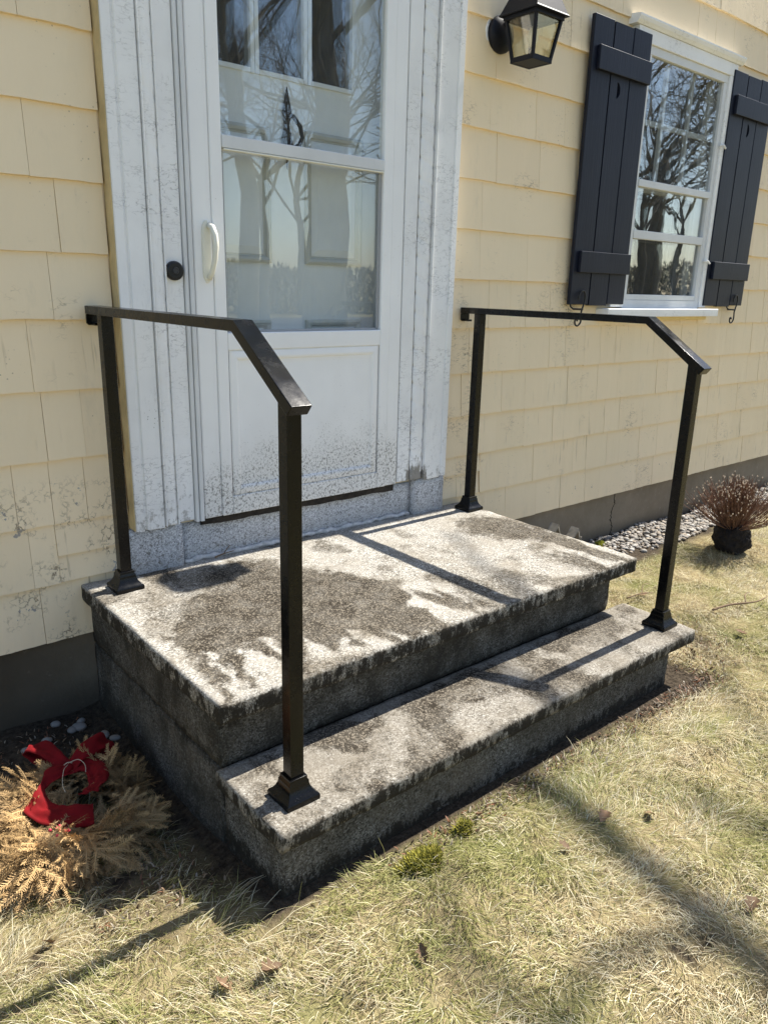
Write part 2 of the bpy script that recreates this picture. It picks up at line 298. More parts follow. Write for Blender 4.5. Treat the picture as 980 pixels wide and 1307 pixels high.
DOORMOLD = simple('yellowed shaded panel moulding', (.60,.585,.53), .5, 6, .1); BUTTON = simple('black plastic button', (.008,.008,.009), .35); ROT = simple('rotten black wood', (.028,.022,.016), .95, 30, .6, .8, 70, .006); CAULK = simple('dirty caulk', (.52,.50,.48), .8, 40, .35, .5, 60, .004); MOSS = make_attr_leaf('moss', trans=.15, rough=.9)  # door moulding: yellowed, and darkened to stand in for relief shading
GREYWOOD = simple('weathered grey board', (.27,.245,.20), .85, 30, .25, .4, 90); ROAD = simple('asphalt', (.05,.05,.052), .9, 20, .2); YELLOWEDGE = simple('cream painted casing edge', (.56,.44,.235), .65, 9, .22, .4, 50); BULB = simple('frosted bulb', (.7,.68,.6), .3)

# ------------------------------------------------------------------ the ground sheet
FOOT = (-.02, 1.84, -1.16)                                # steps footprint x0, x1, front y
def sstep(a, b, x): t = np.clip((x-a)/(b-a), 0, 1); return t*t*(3-2*t)
def gz(x, y):
    P = np.stack([x, y], 1); near = np.exp(-((x-1)**2+(y+1)**2)/60)
    z = ((fbm(P, 2.3, 3)-.5)*.045 + (fbm(P, 9, 5)-.5)*.018)*near
    clear = np.maximum(np.maximum(FOOT[0]-x, x-FOOT[1]), FOOT[2]-y)
    z = z*sstep(0, .25, clear) - .015*(1-sstep(.0, .16, clear)) - .03*sstep(-.25, .1, y)*sstep(1.9, 2.5, x) - (.092-.03*sstep(-.3,.1,y))*sstep(-1.15,-.62,y)*(1-sstep(-.1,.25,x))
    return z
def soilf(x, y):
    P = np.stack([x, y], 1); n = fbm(P, 7, 11); clear = np.maximum(np.maximum(FOOT[0]-x, x-FOOT[1]), FOOT[2]-y)
    w = .024 + .080*sstep(.9, 1.9, x)*(y > -1.9) + .08*(n-.5)
    s = 1-sstep(w*.5, w*1.25, clear)
    s = np.maximum(s, (1-sstep(-.05, .12, x))*sstep(-.52, -.28, y+.25*(n-.5)))      # bare corner by the wall
    s = np.maximum(s, .75*np.exp(-((x+.10)**2/.05+(y+.9)**2/.05)))
    s = np.maximum(s, sstep(-.34, -.24, y+.12*(n-.5))*sstep(1.7, 1.9, x))
    b = np.exp(-((x-2.15)**2/.05+(y+1.0)**2/.03)); s = np.maximum(s, b*sstep(.35, .6, n)*.9)
    return np.clip(s, 0, 1)
def grid_sheet(name, xs, ys, mat):
    X, Y = np.meshgrid(xs, ys); x = X.ravel(); y = Y.ravel(); V = np.stack([x, y, gz(x, y)], 1); nx, ny = len(xs), len(ys)
    i = (np.arange(ny-1)[:,None]*nx + np.arange(nx-1)[None,:]).ravel(); F = np.stack([i, i+1, i+nx+1, i+nx], 1)
    me = bpy.data.meshes.new(name); me.vertices.add(len(V)); me.vertices.foreach_set('co', V.ravel()); me.loops.add(F.size); me.loops.foreach_set('vertex_index', F.ravel().astype(np.int32))
    me.polygons.add(len(F)); me.polygons.foreach_set('loop_start', np.arange(0, F.size, 4, dtype=np.int32)); me.polygons.foreach_set('loop_total', np.full(len(F), 4, np.int32)); me.update()
    me.polygons.foreach_set('use_smooth', np.ones(len(F), bool)); me.materials.append(mat)
    a = me.attributes.new('soil', 'FLOAT', 'POINT'); a.data.foreach_set('value', soilf(x, y).astype(np.float32)); return link(name, me)
far = [12, 18, 30, 60, 130, 300, 700]
xs = np.array([-v for v in reversed(far)] + [-8, -5, -3] + list(np.arange(-2, 6.2, .04)) + [7, 8.5, 10] + far)
ys = np.array([-v for v in reversed(far)] + [-10, -8, -6.5, -5.2, -4.4, -3.8] + list(np.arange(-3.4, .22, .04)) + [1, 5, 20, 100])
tag(grid_sheet('lawn_ground', xs, ys, GROUND), kind='structure')
tag(MB().box(-300, 300, -27, -19, -.2, .012).build('road', ROAD), kind='structure')

# ------------------------------------------------------------------ the house
house = empty('house', (1.5, .2, 0), 'pale yellow shingled house with white door surround and grey foundation', 'house')
wall = MB()
for b in [(-3,.43,.25,2.70),(-3,1.42,2.70,3.4),(1.42,2.99,.25,3.4),(3.80,9,.25,3.4),(2.99,3.80,.25,1.34),(2.99,3.80,2.58,3.4)]: wall.box(b[0], b[1], .104, .25, b[2], b[3])
wall.build('wall', CREAM, house)
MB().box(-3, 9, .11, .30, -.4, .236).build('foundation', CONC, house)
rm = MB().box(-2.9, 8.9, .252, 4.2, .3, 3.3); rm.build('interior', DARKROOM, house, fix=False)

def shingle_unit(i):
    r = random.Random(50+i); n = 6; V = []; F = []
    for k in range(n+1):
        x = k/n; dz = r.uniform(-.006, .006)*(1 if 0 < k < n else .6); dy = r.uniform(-.0008, .0008)
        V += [(x, 0.0, 1), (x, -.0025, 1), (x, -.0170+dy, dz), (x, -.0015, dz-.004)]
    for k in range(n):
        a = 4*k; b = a+4
        F += [(a+1,b+1,b,a),(a+2,b+2,b+1,a+1),(a+3,b+3,b+2,a+2)]
    F += [(0,3,2,1),(4*n+1,4*n+2,4*n+3,4*n)]
    me = bpy.data.meshes.new('shingle'); me.from_pydata(V, [], F)
    bm = bmesh.new(); bm.from_mesh(me); bmesh.ops.recalc_face_normals(bm, faces=bm.faces); bm.to_mesh(me); bm.free(); me.materials.append(CREAM); return me
UNITS = [shingle_unit(i) for i in range(6)]
ZL = [.225,.43,.636,.847,1.068,1.284,1.483,1.691,1.894,2.10,2.31,2.52,2.73,2.94,3.15]
ZR = [.243,.436,.637,.83,1.03,1.235,1.45,1.661,1.864,2.068,2.268,2.482,2.69,2.9,3.1]
nsh = 0; rest = MB()
def shingle(x0, x1, z0, z1, single=True):
    global nsh
    j = random.gauss(0, .0010); gap = random.uniform(.0007, .0020); me = random.choice(UNITS); yy = .1045 + random.uniform(-.0015, .0015); h = z1-z0+.018
    if single and nsh < 300:
        link('shingle', me, house, (x0, yy, z0+j), (0, 0, 0) if random.random() < .5 else (0, random.gauss(0, .0025), 0), (x1-x0-gap, 1, h)); nsh += 1
    else: rest.add([(x0+v.co.x*(x1-x0-gap), yy+v.co.y, z0+j+v.co.z*h) for v in me.vertices], [tuple(p.vertices) for p in me.polygons])
def run(xa, xb, z0, z1, wmin, wmax, single=lambda xc: True, cuts=()):
    x = xa; cuts = list(cuts)
    while x < xb-.005:
        w = random.uniform(wmin, wmax)
        if cuts: w = cuts.pop(0)-x
        x1 = x+w
        if xb-x1 < wmin*.55: x1 = xb
        shingle(x, min(x1, xb), z0, z1, single((x+x1)/2)); x = x1
# left of the door, near the camera: joints read off the photograph
LC = {9:[-.62,-.30,-.02],8:[-.70,-.44,-.14],7:[-.62,-.38,-.03],6:[-.55,-.27,.04],5:[-.48,-.22,.0],4:[-.6,-.33,-.08],3:[-.5,-.24,-.06,.06],2:[-.55,-.30,-.17,-.06,.05]}
for i in range(len(ZL)-1):
    z0, z1 = ZL[i], ZL[i+1]; xe = .184
    if i == 0: run(-3, .035, z0, z1, .14, .30, lambda c: c > -.62); continue
    if i == 1: run(-3, -.06, z0, z1, .14, .30, lambda c: c > -.62); shingle(-.06, .184, .432, .525); shingle(-.06, .10, .525, .64); shingle(.10, .184, .525, .64); continue
    st = LC[i][0] if i in LC else -.7
    run(-3, st, z0, z1, .2, .34, lambda c: False)
    run(st, xe, z0, z1, .15, .32, lambda c: z0 < 2.35, LC[i][1:]+[xe] if i in LC else ())
# right of the door and round the window
jobs = []
for i in range(len(ZR)-1):
    z0, z1 = ZR[i], ZR[i+1]
    if i == 1: segs = [(1.96, 5.75)]
    elif 6 <= i <= 11: segs = [(1.676, 2.90), (3.80, 5.75)]
    else: segs = [(1.676 if i else 1.86, 5.75)]
    for a, b in segs: jobs.append((a, b, i, z0, z1))
for a, b, i, z0, z1 in jobs:
    vis = lambda c: (c < 5.35) and not (2.52 < c < 2.9 and 6 <= i <= 10) and z0 < 1.6+ .37*c
    if i == 5:
        run(a, 2.94, z0, z1, .10, .22, vis); run(2.94, 3.85, z0, 1.30, .12, .24, vis); run(3.85, b, z0, z1, .12, .24, vis)
    else: run(a, b, z0, z1, .12 if i < 5 else .18, .25 if i < 5 else .34, vis)
    if b > 5: run(b, 9, z0, z1, .12, .24, lambda c: False)
shingle(1.676, 1.80, .437, .548); shingle(1.80, 1.955, .437, .548); shingle(1.676, 1.80, .548, .64); shingle(1.80, 1.955, .548, .64)
rest.build('shingle', CREAM, house, kind='stuff')

# door surround -------------------------------------------------
def casing(xo, xi, s, bot):
    """xo outer edge, xi inner edge of the main board, s=+1 when the board grows to the right"""
    x0, x1 = sorted((xo, xi)); y = .045
    prof = [(x0,.103),(x0,y+.004),(x0+.003,y),(x0+.030,y-.001),(x0+.034,y+.006),(x0+.039,y+.006),(x0+.043,y),(x1-.006,y),(x1-.002,y+.004),(x1,.103)] if s > 0 else \
           [(x0,.103),(x0+.002,y+.004),(x0+.006,y),(x1-.043,y),(x1-.039,y+.006),(x1-.034,y+.006),(x1-.030,y-.001),(x1-.003,y),(x1,y+.004),(x1,.103)]
    m = MB(); m.rings([[(p[0],p[1],z + (random.uniform(-.006,.006) if z < 1 else 0)) for p in prof] for z in (bot, bot+.02, 1.2, 2.72)]); return m.build('door_casing', WHITE, house)
casing(.192, .301, 1, .572); casing(1.674, 1.536, -1, .574)
MB().box(.1885, .1915, .047, .103, .575, 2.72).build('casing_edge', YELLOWEDGE, house)
def rope(xc, w, bot, yc):
    m = MB(); n = 14; R = []; z = bot; r = w/2
    while z < 2.72:
        ring = []
        for k in range(n):
            a = 2*PI*k/n; g = abs(math.sin((a*1.0 + z*84)/2)); rr = r*(1-.15*(1-min(1, g*3.2)))
            ring.append((xc+math.cos(a)*rr, yc+math.sin(a)*rr*.42, z))
        R.append(ring); z += .006
    m.rings(R); return m.build('rope_bead', WHITE, house, smooth=True)
rope(.326, .043, .575, .050); rope(1.494, .072, .578, .0585)
bx('door_jamb', WHITE, house, .3015, .3055, .038, .103, .573, 2.72, .001); bx('door_jamb', WHITE, house, .3475, .3515, .040, .103, .573, 2.72, .001)
bx('door_jamb', WHITE, house, .352, .418, .058, .2, .575, 2.70, .003)
bx('door_jamb', WHITE, house, 1.387, 1.455, .056, .2, .576, 2.70, .003); bx('door_jamb', WHITE, house, 1.532, 1.5355, .038, .103, .577, 2.72, .001)
bx('door_jamb', WHITE, house, .19, 1.676, .04, .25, 2.715, 2.85, .003); bx('door_jamb', WHITE, house, .42, 1.386, .07, .25, 2.62, 2.71, .003)
bx('door_jamb', WHITE, house, .30, .4175, .103, .25, .56, 2.6, .001); bx('door_jamb', WHITE, house, 1.388, 1.55, .105, .25, .56, 2.6, .001)
m = MB().box(.420,.434,.050,.10,.566,2.62); m.box(.436,.452,.046,.10,.566,2.62); m.build('storm_door_frame', ALU, house, bevel=.003)
# stone blocks under the surround and the door sill
def rblock(name, mat, parent, x0, x1, y0, y1, z0, z1, step=.03, amp=.003, r=.006, seed=1, edge=None, stain_shade=None, rv=.6):
    """stone block: gridded box with worn, slightly uneven arrises"""
    lo = np.array([x0,y0,z0]); hi = np.array([x1,y1,z1]); n = [max(2, int(round((hi[i]-lo[i])/step))+1) for i in range(3)]
    ax = [np.linspace(lo[i], hi[i], n[i]) for i in range(3)]
    idx = {}; V = []; F = []
    def vid(i, j, k):
        t = (i,j,k)
        if t not in idx: idx[t] = len(V); V.append((ax[0][i], ax[1][j], ax[2][k]))
        return idx[t]
    for (a, b, c) in ((0,1,2),(1,2,0),(2,0,1)):
        for cc in (0, n[c]-1):
            for i in range(n[a]-1):
                for j in range(n[b]-1):
                    q = []
                    for di, dj in ((0,0),(1,0),(1,1),(0,1)):
                        t = [0,0,0]; t[a] = i+di; t[b] = j+dj; t[c] = cc; q.append(vid(*t))
                    F.append(q if cc else q[::-1])
    V = np.array(V); D = np.minimum(V-lo, hi-V); srt = np.sort(D, 1); ed = srt[:,1]        # distance to the nearest arris
    rr = r*(1-rv + 2*rv*fbm(V, 30, seed)); q = np.clip(V, lo+rr[:,None], hi-rr[:,None]); dv = V-q; L = np.linalg.norm(dv, axis=1)
    P = np.where((L > 1e-9)[:,None], q + dv/np.maximum(L,1e-9)[:,None]*np.minimum(L, rr)[:,None], V)
    P = P + np.stack([(fbm(V, 24, seed+s*5)-.5)*2*amp for s in (1,2,3)], 1)
    me = bpy.data.meshes.new(name); c = (lo+hi)/2; me.from_pydata((P-c).tolist(), [], F); me.materials.append(mat)
    me.polygons.foreach_set('use_smooth', [True]*len(F))
    a = me.attributes.new('edge', 'FLOAT', 'POINT'); a.data.foreach_set('value', (edge(V, ed) if edge else np.zeros(len(V))).astype(np.float32))
    if stain_shade:
        s, pl = stain_shade(V); a = me.attributes.new('stain_shade','FLOAT','POINT'); a.data.foreach_set('value', s.astype(np.float32)); a = me.attributes.new('pale','FLOAT','POINT'); a.data.foreach_set('value', pl.astype(np.float32))
    return link(name, me, parent, c)
k = M('whitewashed granite sill', .8, spec=.25)
cs = k.node('ShaderNodeSeparateColor'); k.L.new(k.vor(260, out='Color'), cs.inputs[0]); c = k.ramp(cs.outputs[0], [(.0,(.22,.22,.23)),(.3,(.42,.43,.45)),(.7,(.56,.57,.59)),(1,(.70,.71,.73))])
c = k.mix(k.ramp(k.noise(55,4,.75), [(.55,0),(.64,.8)]), c, (.14,.135,.12)); zz = k.xyz()[2]; c = k.mix(k.math('MULTIPLY', k.mr(zz, .50, .40), .45), c, (.22,.20,.165)); k.set('Base Color', c); k.bump(k.noise(180,3,.7), .5, .003); SILL = k.m
rblock('door_sill', SILL, house, .375, 1.495, .088, .25, .38, .556, .03, .002, .005, 21)
rblock('sill_block', SILL, house, .168, .372, .066, .25, .38, .570, .03, .0015, .004, 22); rblock('sill_block', SILL, house, 1.498, 1.680, .060, .25, .38, .571, .03, .0015, .004, 23)
m = MB(); P = []
for i in range(46):
    x = .38+i*.0245; P.append((x, .082+random.uniform(-.004,.004), .412+random.uniform(-.004,.005)))
m.tube(P, [random.uniform(.006,.012) for _ in P], 7).build('caulk_line', CAULK, house, smooth=True)
m = MB(); m.rings([[(x, .063, .566), (x, .064, .543+.003*math.sin(x*9)*math.sin(x*23+1)+random.uniform(-.001,.001)-.006*(x-.9)), (x, .098, .536), (x, .098, .566)] for x in np.linspace(.452, 1.372, 40)]); m.build('rotten_threshold', ROT, house)

# storm door ----------------------------------------------------
XL, XR, ZB, ZT = .4600, 1.3835, .569, 2.61; GX0, GX1 = .577, 1.268
m = MB()
m.box(XL, .530, .058, .092, ZB, ZT); m.box(.5302, GX0-.003, .053, .092, ZB, ZT)
m.box(GX1+.003, 1.318, .053, .092, ZB, ZT); m.box(1.3182, XR, .058, .092, ZB, ZT)
sd = m.build('storm_door', VINYL, house, bevel=.005, segs=3); sd['label'] = 'white storm door with two glass panes and mildewed kick panel'
bx('rail', VINYL, sd, GX0-.0028, GX1+.0028, .0545, .092, ZB, .640, .004); bx('rail', VINYL, sd, GX0-.0028, GX1+.0028, .0530, .090, 1.1765, 1.238, .004); bx('rail', VINYL, sd, GX0-.0028, GX1+.0028, .054, .092, 2.50, ZT, .004)
# raised border and flat field of the kick panel
m = MB(); a0, a1, b0, b1 = GX0+.002, GX1-.002, .6405, 1.1760; w = .034
def frame_prof(x0, x1, z0, z1, prof, left_only=None):
    R = []
    for (d, y) in prof: R.append([(x0+d, y, z0+d), (x1-d, y, z0+d), (x1-d, y, z1-d), (x0+d, y, z1-d)])
    mm = MB(); n = len(R); mm.v = [p for r in R for p in r]
    for i in range(n-1):
        for q in range(4): mm.f.append((i*4+q, i*4+(q+1)%4, (i+1)*4+(q+1)%4, (i+1)*4+q))
    mm.f.append(((n-1)*4, (n-1)*4+1, (n-1)*4+2, (n-1)*4+3)); return mm
pnl = frame_prof(a0, a1, b0, b1, [(0,.075),(0,.060),(.006,.056),(.024,.054),(.031,.056),(.036,.0625),(.05,.0635)]); pnl.build('kick_panel', VINYL, sd)
bx('sash_bar', ALU, sd, GX0-.002, GX1+.002, .0515, .083, 1.836, 1.876, .003)
bx('sash_lip', HANDLE, sd, GX0+.002, GX1-.002, .049, .070, 1.829, 1.8345, .0015)
for (z0, z1, y) in ((1.877, 2.499, .068), (1.239, 1.828, .076)):
    bx('glass_pane', GLASS, sd, GX0, GX1, y, y+.004, z0, z1, 0)
m = MB()
for (xa, xb) in ((GX0, GX0+.007), (GX1-.010, GX1)): m.box(xa, xb, .066, .0755, 1.246, 1.8285)
m.box(GX0+.0071, GX1-.0101, .066, .0755, 1.2385, 1.2465); m.build('sash_frame', simple('grey sash gasket', (.33,.34,.35), .5), sd, bevel=.001)
# pull handle: escutcheon plate and curved grip
m = MB(); R = []
for t in np.linspace(0, 1, 14):
    z = 1.405+t*.2; hw = .017*min(1, math.sqrt(max(.05, 1-abs(2*t-1)**6))) ; R.append([(.505-hw,.0575,z),(.505-hw*.8,.050,z),(.505+hw*.8,.050,z),(.505+hw,.0575,z)])
hd = m.rings(R).build('door_handle', HANDLE, sd, smooth=True, bevel=.001)
m = MB(); m.tube([(.513,.050,1.590),(.516,.030,1.583),(.519,.016,1.555),(.518,.012,1.52),(.514,.018,1.475),(.510,.030,1.440),(.508,.046,1.418)], [.010,.011,.010,.0095,.009,.009,.008], 10).build('grip', HANDLE, hd, smooth=True)

# inner door -----------------------------------------------------
Y = .165; m = MB(); dx0, dx1 = .455, 1.386
lites = [(.585,.756),(.782,.975),(1.002,1.192)]; lz0, lz1 = 2.117, 2.50
m.box(dx0, dx1, Y, .205, .57, lz0); m.box(dx0, dx1, Y, .205, lz1, 2.62); m.box(dx0, lites[0][0], Y, .205, lz0, lz1); m.box(lites[0][1], lites[1][0], Y, .205, lz0, lz1); m.box(lites[1][1], lites[2][0], Y, .205, lz0, lz1); m.box(lites[2][1], dx1, Y, .205, lz0, lz1)
idoor = m.build('inner_door', DOORIN, house)
for (x0, x1) in lites:
    bx('door_lite', WGLASS, idoor, x0, x1, .18, .184, lz0, lz1, 0)
    f = MB()
    for b in [(x0-.012,x0+.004,lz0-.012,lz1+.012),(x1-.004,x1+.012,lz0-.012,lz1+.012)]: f.box(b[0], b[1], Y-.008, Y+.01, b[2], b[3])
    f.box(x0+.0041, x1-.0041, Y-.008, Y+.01, lz0-.012, lz0+.004); f.box(x0+.0041, x1-.0041, Y-.008, Y+.01, lz1-.004, lz1+.012); f.build('lite_frame', DOORIN, idoor, bevel=.002)
for (x0, x1, z0, z1) in ((.560,.822,1.482,1.940),(.975,1.245,1.484,1.952),(.560,.815,.80,1.276),(.975,1.248,.80,1.275)):
    pm = frame_prof(x0, x1, z0, z1, [(0,Y+.001),(0,Y-.010),(.010,Y-.016),(.020,Y-.012),(.024,Y-.0015),(.030,Y-.0015)]); pm.f = pm.f[:-1]; pm.build('panel_moulding', DOORMOLD, idoor)
    pm = frame_prof(x0+.0305, x1-.0305, z0+.0305, z1-.0305, [(0,Y+.001),(0,Y-.0015),(.026,Y-.009),(.04,Y-.009)]); pm.build('door_panel', DOORIN, idoor)
m = MB(); m.rings([[(.895,.157,2.085),(.893,.155,2.083),(.897,.155,2.083)],[(.875,.157,2.0),(.895,.146,2.0),(.918,.157,2.0)],[(.884,.157,1.96),(.895,.150,1.96),(.906,.157,1.96)],[(.868,.157,1.90),(.895,.146,1.89),(.922,.157,1.90)],[(.888,.157,1.85),(.895,.150,1.85),(.902,.157,1.85)],[(.894,.157,1.812),(.895,.155,1.81),(.896,.157,1.812)]]).build('door_knocker', IRON, idoor)
# ring of the knocker
m = MB(); m.tube([(.880,.142,1.995),(.905,.128,1.985),(.930,.122,1.955),(.937,.120,1.92),(.925,.122,1.892),(.900,.126,1.884),(.884,.130,1.90)], .008, 8).build('door_knocker', IRON, idoor, smooth=True)
# doorbell
m = MB(); m.tube([(.384,.0575,1.441),(.384,.046,1.441),(.384,.041,1.441)], [.031,.031,.026], 24); db = m.build('doorbell', BUTTON, house, smooth=False, bevel=.002)
m = MB(); m.tube([(.384,.0405,1.441),(.384,.037,1.441)], [.012,.010], 16); m.build('bell_button', simple('dark grey button', (.03,.03,.033), .3), db)

# window ----------------------------------------------------------
m = MB(); m.box(2.865,2.985,.058,.13,1.335,2.60); m.box(3.790,3.865,.058,.13,1.335,2.60); m.box(2.865,3.865,.0575,.13,2.6005,2.665)
win = m.build('window', WHITE, house, bevel=.003); win['label'] = 'white double hung window with storm sash'
mm = MB(); pr = [(.105,2.6655),(.052,2.6655),(.047,2.672),(.040,2.680),(.034,2.694),(.034,2.703),(.105,2.712)]; mm.extr(pr, 0, 2.83, 3.90); mm.build('drip_cap', WHITE, win)
bx('window_sill', WHITE, win, 2.79, 3.955, .015, .12, 1.283, 1.327, .004); bx('sill_apron', simple('yellow apron paint', (.72,.56,.26), .6, 8, .1), win, 2.80, 3.90, .060, .103, 1.262, 1.2825, .002)
m = MB()
for b in [(2.9855,3.012,1.3275,2.56),(3.752,3.7895,1.3275,2.56)]: m.box(b[0],b[1],.068,.105,b[2],b[3])
m.box(2.986,3.789,.0675,.105,2.5605,2.60); m.box(2.986,3.789,.0665,.105,1.3275,1.372); st = m.build('storm_sash', ALU, win, bevel=.002)
m = MB().box(3.0125,3.7515,.062,.095,1.950,1.985); m.build('meeting_rail', ALU, win, bevel=.002); MB().box(3.022,3.742,.066,.095,1.692,1.735).build('meeting_rail', ALU, win, bevel=.002)
MB().box(3.022,3.742,.070,.092,1.3725,1.402).build('meeting_rail', ALU, win, bevel=.002)
bx('storm_stile', ALU, win, 3.0125,3.0215,.069,.098,1.3725,1.9495); bx('storm_stile', ALU, win, 3.7425,3.7515,.069,.098,1.3725,1.9495)
for (z0, z1, y) in ((1.986,2.560,.082),(1.736,1.9495,.086),(1.4025,1.6915,.088)): bx('glass_pane', WGLASS, win, 3.0127, 3.7513, y, y+.003, z0, z1, 0)
m = MB()
for x in (3.245, 3.505): m.box(x-.011, x+.011, .112, .13, 1.99, 2.56)
m.box(3.0, 3.2335, .1125, .129, 2.258, 2.284); m.box(3.2565, 3.4935, .1125, .129, 2.258, 2.284); m.box(3.5165, 3.76, .1125, .129, 2.258, 2.284)
m.box(2.99,3.04,.13,.16,1.36,2.57); m.box(3.72,3.79,.13,.16,1.36,2.57); m.box(3.04,3.72,.128,.16,1.94,1.988); m.build('muntin', VINYL, win)
bx('glass_pane', WGLASS, win, 3.04, 3.72, .152, .155, 1.40, 2.56, 0)
def curtain(x0, x1, z0, z1):
    m = MB(); n = 40; R = []
    for i in range(n+1):
        x = x0+(x1-x0)*i/n; y = .235+.018*math.sin(i*1.25)+.006*math.sin(i*2.9); R.append((x, y))
    V = [(x,y,z) for x,y in R for z in (z0,z1)] + [(x,y+.002,z) for x,y in R for z in (z0,z1)]; N = 2*(n+1); F = []
    for i in range(n): a = 2*i; F += [(a,a+2,a+3,a+1),(N+a,N+a+1,N+a+3,N+a+2)]
    m.add(V, F); return m.build('curtain', CURTAIN, win, smooth=True, fix=False)
curtain(3.0, 3.27, 1.30, 2.6); curtain(3.55, 3.80, 1.30, 2.6)
m = MB().box(2.95,3.82,.262,.30,1.28,1.345); m.tube([(3.14,.29,1.345),(3.14,.29,1.47),(3.14,.29,1.48)],[.05,.035,.01],12); m.build('interior_stool', simple('shadowed stool', (.10,.10,.11), .7), win)
m = MB(); m.tube([(3.775,.060,2.235),(3.80,.046,2.24),(3.82,.044,2.225)], .006, 6); m.build('hinge_pin', ALU, win); m = MB(); m.tube([(3.770,.060,1.60),(3.80,.046,1.605),(3.82,.044,1.59)], .006, 6); m.build('hinge_pin', ALU, win)

# ------------------------------------------------------------------ shutters
def shutter(x0, x1, label, moonx):
    t = empty('window_shutter', ((x0+x1)/2, .06, 1.345), label, 'shutter', 'board and batten shutters beside the window')
    n = 3; g = .008; w = (x1-x0-g*(n-1))/n; z0, z1 = 1.345, 2.636
    for i in range(n):
        a = x0+i*(w+g); b = a+w; off = (0, -.004, .003)[i]
        if i == 1:      # centre board with a crescent cut through
            zc, r = 2.350, .036; cx = (a+b)/2-.004; n2 = 18
            arc = [(cx-.016+math.cos(u)*r*.80, zc+math.sin(u)*r) for u in np.linspace(-PI/2, PI/2, n2)]; inn = [(cx-.016+math.cos(u)*r*.08, zc+math.sin(u)*r) for u in np.linspace(PI/2, -PI/2, n2)][1:-1]
            bm = bmesh.new(); outer = [bm.verts.new((p[0], 0, p[1])) for p in ((a,z0+off),(b,z0+off),(b,z1+off),(a,z1+off))]; hole = [bm.verts.new((p[0],0,p[1])) for p in arc+inn]
            E = [bm.edges.new((q[i2], q[(i2+1) % len(q)])) for q in (outer, hole) for i2 in range(len(q))]
            bmesh.ops.triangle_fill(bm, edges=E, use_beauty=True); r_ = bmesh.ops.extrude_face_region(bm, geom=list(bm.faces)); bmesh.ops.translate(bm, verts=[v for v in r_['geom'] if isinstance(v, bmesh.types.BMVert)], vec=(0,.022,0)); bmesh.ops.recalc_face_normals(bm, faces=bm.faces)
            me = bpy.data.meshes.new('board'); c = Vector(((a+b)/2, .05, 1.99))
            for v in bm.verts: v.co = v.co + Vector((0,.05,0)) - c
            bm.to_mesh(me); bm.free(); me.materials.append(NAVY); link('board', me, t, c)
        else: bx('board', NAVY, t, a, b, .050, .072, z0+off, z1+off, .003)
    for (b0, b1) in ((2.410, 2.512), (1.502, 1.604)): bx('batten', NAVY, t, x0+.034, x1-.004, .030, .0498, b0, b1, .003)
    return t
shutter(2.502, 2.972, 'dark navy board and batten shutter on the left of the window, nearer the lantern', 0); shutter(3.825, 4.312, 'dark navy board and batten shutter right of the window, cut by the edge', 0)
def hook(x, label):
    t = empty('shutter_hook', (x, .08, 1.32), label, 'shutter hook', 'wrought iron shutter hooks')
    P = []
    for u in np.linspace(0, 1, 12): a = PI*.2 + u*PI*1.55; rr = .024-.012*(1-u)*.0; P.append((x+.006+math.cos(a)*rr*(1 if u > .3 else .6+1.3*u), .040, 1.388+math.sin(a)*rr))
    sp = []
    for u in np.linspace(1, 0, 14):                       # upper curl, over the board face
        a = PI*(-.10)+ (1-u)*PI*-1.0; sp.append((x+.0+ .022*math.cos(PI*1.05*(u)) + .0, .040, 1.380 + .030*math.sin(PI*1.05*u)))
    pts = [(x-.026,.040,1.372),(x-.024,.040,1.394),(x-.008,.040,1.412),(x+.014,.040,1.410),(x+.025,.040,1.390),(x+.024,.040,1.360),(x+.012,.040,1.330),(x+.004,.040,1.305),(x+.008,.040,1.28),(x+.004,.040,1.255),(x-.018,.040,1.240),(x-.038,.040,1.248),(x-.042,.040,1.266),(x-.030,.040,1.274),(x-.022,.040,1.264)]
    pts = catmull(pts, 4); MB().tube(pts, [.0045]*len(pts), 7).build('scroll', IRON, t, smooth=True)
    MB().tube([(x+.012,.038,1.324),(x-.05,.050,1.322),(x-.062,.060,1.335),(x-.060,.066,1.352)], .0042, 6).build('crossbar', IRON, t, smooth=True)
    MB().tube([(x+.012,.0385,1.322),(x+.012,.098,1.322)], .005, 8).build('spindle', IRON, t)
def catmull(P, n):
    P = [Vector(p) for p in P]; out = []
    for i in range(len(P)-1):
        p0, p1, p2, p3 = P[max(i-1,0)], P[i], P[i+1], P[min(i+2, len(P)-1)]
        for k in range(n):
            t = k/n; out.append(.5*((2*p1)+(p2-p0)*t+(2*p0-5*p1+4*p2-p3)*t*t+(3*p1-p0-3*p2+p3)*t**3))
    out.append(P[-1]); return out
hook(2.585, 'black iron S hook holding the bottom of the left shutter'); hook(4.205, 'black iron S hook below the right shutter at the photo edge')

